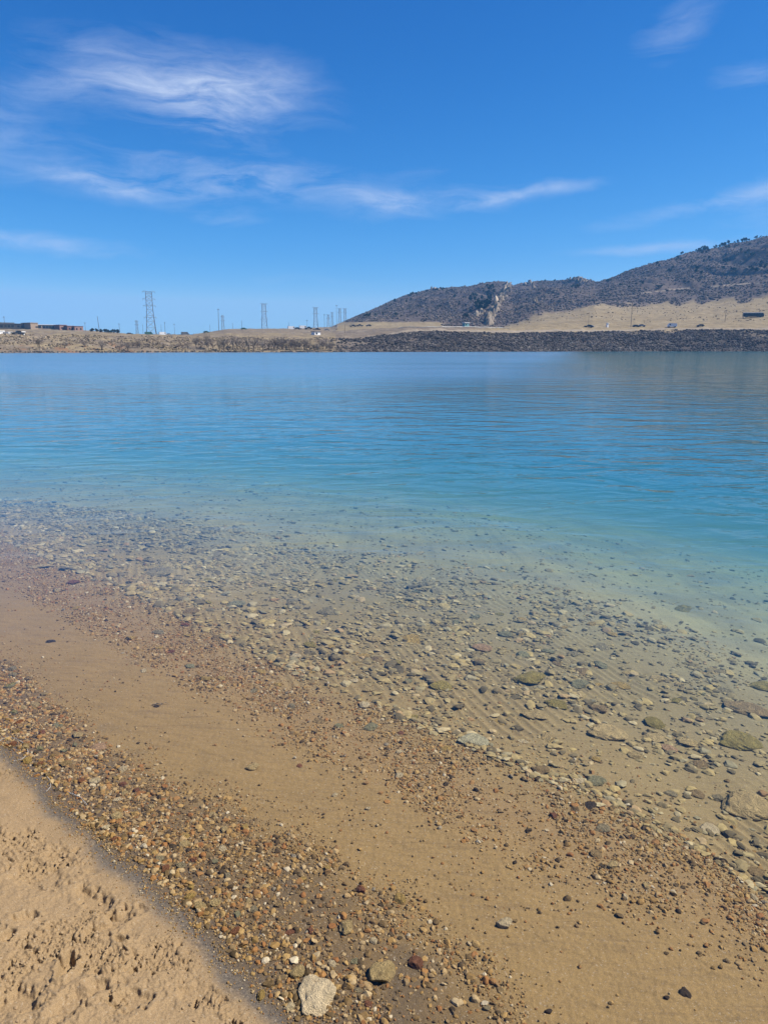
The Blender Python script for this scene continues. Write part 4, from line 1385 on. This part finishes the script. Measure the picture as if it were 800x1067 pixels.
def far_box(name, x0, x1, ytop, ybot, r, depth, label, cat, wall, roof, wins=(), raised=(), winmat=None, group=None):
    turn = .12 if x1 - x0 > 12 else .5 if r > 600 else .7
    """building between photo columns x0..x1; wins: (x0, x1, ytop, ybot)"""
    cx_ = (x0 + x1) / 2; x, y, z = at_az(cx_, r); k = r / FPX; W = (x1 - x0) * k
    zt = zat(cx_, ytop, r); zb = min(z, zat(cx_, ybot, r)) - 1.0
    e = empty(name, (x, y, zb)); face(e); e.rotation_euler[2] += turn; H_ = zt - zb
    MB().box((0, depth / 2, H_ / 2), (W, depth, H_)).build('wall', wall, e)
    rf = MB().box((0, depth / 2, H_ + .16), (W + .6, depth + .6, .32)).build('roof', roof, e)
    for (a, b, hh) in raised:
        MB().box((((a + b) / 2 - cx_) * k, depth * .5, H_ + .32 + hh / 2), ((b - a) * k, depth * .5, hh)).build('roof_unit', roof, rf)
    for (a, b, t0, t1) in wins:
        zc0 = zat(cx_, t0, r) - zb; zc1 = zat(cx_, t1, r) - zb; wc = ((a + b) / 2 - cx_) * k
        f = MB(); f.box((wc, -.03, (zc0 + zc1) / 2), ((b - a) * k, .12, abs(zc0 - zc1)))
        fo = f.build('window', M_ROOFG, e)
        g = MB(); nn = max(1, int((b - a) * k / 2.2)); ww = (b - a) * k / nn
        for i in range(nn): g.box((wc - (b - a) * k / 2 + ww * (i + .5), -.11, (zc0 + zc1) / 2), (ww * .86, .05, abs(zc0 - zc1) * .84))
        g.build('pane', winmat or M_DKGL, fo)
    return tag(e, label, cat, group)


far_box('office_building', -26, 34.5, 337.3, 342.5, 650, 18, 'long dark flat roofed building at the far left edge', 'building', M_DKWL, M_ROOFG, [(-24, -2, 338.3, 341.3), (0, 15, 338.3, 341.3), (17, 33, 338.3, 341.3)], [(3, 16, .8), (29, 34, .6)])
far_box('hall_building', 35, 42, 336.6, 342, 645, 14, 'tan block building between the dark long one and the white roofed one', 'building', M_TANW, M_TANW, [(39.5, 42, 340, 341.4)])
far_box('school_building', 42.4, 64.4, 338.6, 343.5, 648, 16, 'building with a white roof and a dark window band on the left skyline', 'building', M_TANW, M_WHITE, [(43, 47, 339.4, 342), (48, 64, 339.4, 342.4)])
far_box('brick_building', 64.8, 71.6, 338.8, 344.5, 642, 10, 'pinkish brick block right of the white roofed building', 'building', M_PINK, M_PINK, [(66, 68.2, 341, 342.4)])
far_box('brick_house', 72.6, 79.6, 339.8, 346, 640, 9, 'red brown house left of the paler pink house', 'building', M_RED, M_PINK, [(74, 75.4, 341.6, 343.6), (77, 78.6, 341.6, 343.6)])
far_box('brick_house', 80.2, 88.6, 340.2, 346, 640, 9, 'pink house at the right end of the left skyline buildings', 'building', M_PINK, M_RED, [(81.5, 83, 341.8, 343.8), (85.5, 87, 341.8, 343.8)])
far_box('storage_shed', -3, 6.3, 345.3, 350.5, 372, 3.0, 'largest white box shed on the bluff at the left edge', 'shed', M_WHITE, M_WHITE, [(3.4, 4.8, 347.4, 349.8)])
far_box('storage_shed', 10.8, 14.8, 346.6, 350.5, 372, 2.4, 'small white shed on the bluff right of the largest one', 'shed', M_WHITE, M_WHITE, [(12.2, 13.2, 347.8, 350)])
far_box('storage_shed', 24.4, 27.8, 346.2, 350.5, 372, 2.4, 'narrow white shed touching the dark truck on the bluff', 'shed', M_WHITE, M_WHITE, [(25.4, 26.2, 347.6, 349.8)])
M_TURQ = simple('turquoise_paint', (.20, .48, .50), .6, .08, 1)
far_box('portable_cabin', 483, 488.5, 336.6, 340.8, 470, 2.4, 'small turquoise cabin on the crest road below the rock spine', 'cabin', M_TURQ, M_WHITE, [(484.2, 485.4, 337.6, 339)])
far_box('pump_house', 327.5, 335, 345.8, 349, 420, 3, 'small grey and white pump house on the bank under the vehicles', 'shed', M_WHITE, M_ROOFG, [(329, 331, 346.6, 348.4)])
far_box('utility_cabinet', 630.6, 632.4, 337, 340.4, 500, 1, 'small white utility cabinet on the dam crest between truck and tall pole', 'cabinet', M_WHITE, M_WHITE)

# ---- vehicles
M_TYRE = simple('tyre_rubber', (.03, .03, .03), .8, .1, 5); M_GLASS = simple('car_glass', (.03, .035, .04), .15, .05, 1)
PAINT = {k: simple(k + '_car_paint', c, .35, .04, 1) for k, c in dict(white=(.75, .75, .74), dark=(.035, .037, .045), silver=(.45, .46, .48), green=(.06, .16, .10), grey=(.16, .165, .17)).items()}
PROF = {
    'car': (4.6, 1.8, [(-2.3, .35), (-2.3, .85), (-1.9, .95), (-1.35, 1.45), (.45, 1.48), (1.15, .98), (2.1, .85), (2.3, .65), (2.3, .35)], [(-1.7, .98), (-1.25, 1.38), (.38, 1.4), (.95, .98)], (-1.4, 1.4)),
    'truck': (5.6, 1.95, [(-2.8, .5), (-2.8, 1.1), (-.7, 1.1), (-.6, 1.8), (.75, 1.82), (1.35, 1.2), (2.6, 1.08), (2.8, .9), (2.8, .5)], [(-.5, 1.2), (-.45, 1.7), (.68, 1.72), (1.1, 1.2)], (-1.8, 1.8)),
    'van': (5.9, 2.1, [(-2.95, .45), (-2.95, 2.5), (1.6, 2.55), (2.3, 1.4), (2.95, 1.15), (2.95, .45)], [(1.0, 1.4), (1.0, 2.15), (1.6, 2.15), (2.05, 1.4)], (-1.9, 1.9)),
    'bus': (13.5, 2.5, [(-6.75, .5), (-6.75, 2.9), (6.2, 2.9), (6.7, 2.2), (6.75, .5)], [(-6.4, 1.3), (-6.4, 2.5), (5.6, 2.5), (5.6, 1.3)], (-4.4, 4.6)),
}


def prism(prof, wd, y0=None):
    b = MB(); n_ = len(prof); h0 = -wd / 2 if y0 is None else y0; h1 = wd / 2 if y0 is None else y0 + wd
    vs_ = [(x, h0, z) for x, z in prof] + [(x, h1, z) for x, z in prof]
    fs = [tuple(range(n_)), tuple(range(2 * n_ - 1, n_ - 1, -1))] + [(i, i + n_, (i + 1) % n_ + n_, (i + 1) % n_) for i in range(n_)]
    return b.add(vs_, fs)


def vehicle(kind, px, r, paint, label, flip=1, dz=0, roofpaint=None):
    L, W, prof, win, ax = PROF[kind]
    x, y, z = at_az(px, r)
    e = empty({'car': 'car', 'truck': 'pickup_truck', 'van': 'delivery_van', 'bus': 'coach'}[kind], (x, y, z + .05 + dz)); face(e); e.rotation_euler[2] += .3
    if flip < 0: e.rotation_euler[2] += math.pi
    prism(prof, W).build('body', PAINT[paint], e)
    for s in (-1, 1): prism(win, .05, s * (W / 2 + .012) - .025).build('window', M_GLASS, e)
    if roofpaint:
        MB().box((-.2, 0, 3.08), (12.6, W * .9, .35)).build('roof', PAINT[roofpaint], e); MB().box((6.82, 0, 1.5), (.12, W * .98, 1.9)).build('front_panel', PAINT[roofpaint], e)
    rw = .36 if kind != 'bus' else .5
    for a in ax:
        for s in (-1, 1):
            MB().tube((a, s * (W / 2 - .12), rw), (a, s * (W / 2 + .04), rw), rw, None, 14).build('wheel', M_TYRE, e)
    return tag(e, label, e.name.split('.')[0].replace('_', ' '))


vehicle('truck', 20.8, 371, 'dark', 'dark pickup parked on the bluff between two white sheds')
vehicle('truck', 611.5, 492, 'dark', 'dark pickup on the dam crest at the foot of the thin pale pole')
vehicle('car', 613.5, 500, 'white', 'white car just behind the dark pickup on the dam crest')
vehicle('car', 660.5, 510, 'dark', 'dark car on the dam crest right beside the tallest pole')
vehicle('car', 666.5, 516, 'silver', 'silver car following the dark car beside the tallest pole')
vehicle('van', 697.5, 517, 'white', 'white van alone on the dam crest road', -1)
vehicle('car', 727, 524, 'dark', 'dark low car on the dam crest right of the white van', -1)
vehicle('bus', 780.5, 590, 'dark', 'long dark coach with white roof and nose on the field road', 1, 0, 'white')
vehicle('van', 304.5, 566, 'white', 'leftmost white van parked on the mound by the short pole')
vehicle('car', 310.5, 566, 'grey', 'grey car between the two white vans on the mound')
vehicle('van', 316.5, 566, 'white', 'second white van on the mound, beside a dark pickup')
vehicle('truck', 322, 566, 'dark', 'dark pickup right of the second white van on the mound')
vehicle('truck', 330.5, 570, 'dark', 'dark pickup under the third lattice tower')
vehicle('car', 341, 575, 'silver', 'silver car under the tower cluster by the hill foot')
vehicle('car', 255, 570, 'green', 'green car on top of the flat mound left of the tower')
vehicle('car', 216, 600, 'green', 'green car on the skyline left of the tall lamp mast')
vehicle('car', 136.5, 602, 'dark', 'dark car on the skyline right of the evergreen row')
vehicle('van', 156.5, 604, 'green', 'dark green van parked under the tallest tower')
vehicle('van', 171, 604, 'white', 'white van right of the tallest tower')
vehicle('car', 177, 604, 'silver', 'silver car between the tallest tower and the lamp mast')
vehicle('van', 194, 604, 'grey', 'grey van near the right end of the left skyline road')
vehicle('truck', 368, 628, 'dark', 'dark pickup at the left foot of the hill', 1)
vehicle('truck', 375, 630, 'dark', 'second dark pickup at the left foot of the hill', -1)
vehicle('car', 384, 632, 'dark', 'dark car at the hill foot right of the pickups', -1)

# ---- guard rails
def rail(px0, px1, r_off, label, n_=60, rr=None):
    e = None; b = MB(); ps = []
    for px in np.linspace(px0, px1, n_):
        r = rr if rr else float(np.interp(col_az(px), F_AZ, F_KR[1])) + r_off
        ps.append(Vector(at_az(px, r)))
    e = empty('guard_rail', ps[0])
    for a, c in zip(ps[:-1], ps[1:]):
        b.tube(a - ps[0] + Vector((0, 0, .65)), c - ps[0] + Vector((0, 0, .65)), .17, None, 6)
    b.build('rail', M_STEEL, e)
    for q in ps[::2]:
        MB().box((q.x - ps[0].x, q.y - ps[0].y, q.z - ps[0].z + .2), (.15, .15, .9)).build('post', M_STEEL, e)
    return tag(e, label, 'guard rail')


rail(415, 530, 3, 'steel guard rail along the crest road below the rock spine')
rail(136, 202, 0, 'pale rail along the road on the left skyline', 40, 596)

# ------------------------------------------------------------------ air
HAZE = 0.00016
if HAZE:
    m = bpy.data.materials.new('haze'); m.use_nodes = True; t = NT(m.node_tree)
    v = t.new('ShaderNodeVolumePrincipled'); v.inputs['Color'].default_value = (.16, .50, 1.0, 1); v.inputs['Density'].default_value = HAZE
    o = t.new('ShaderNodeOutputMaterial'); t.put(o.inputs['Volume'], v.outputs[0])
    hz = MB().box((0, 0, 165), (5300, 5300, 380)).build('haze', m)
    hz['kind'] = 'stuff'; hz['label'] = 'thin blue haze in the air over the lake'; hz['category'] = 'haze'
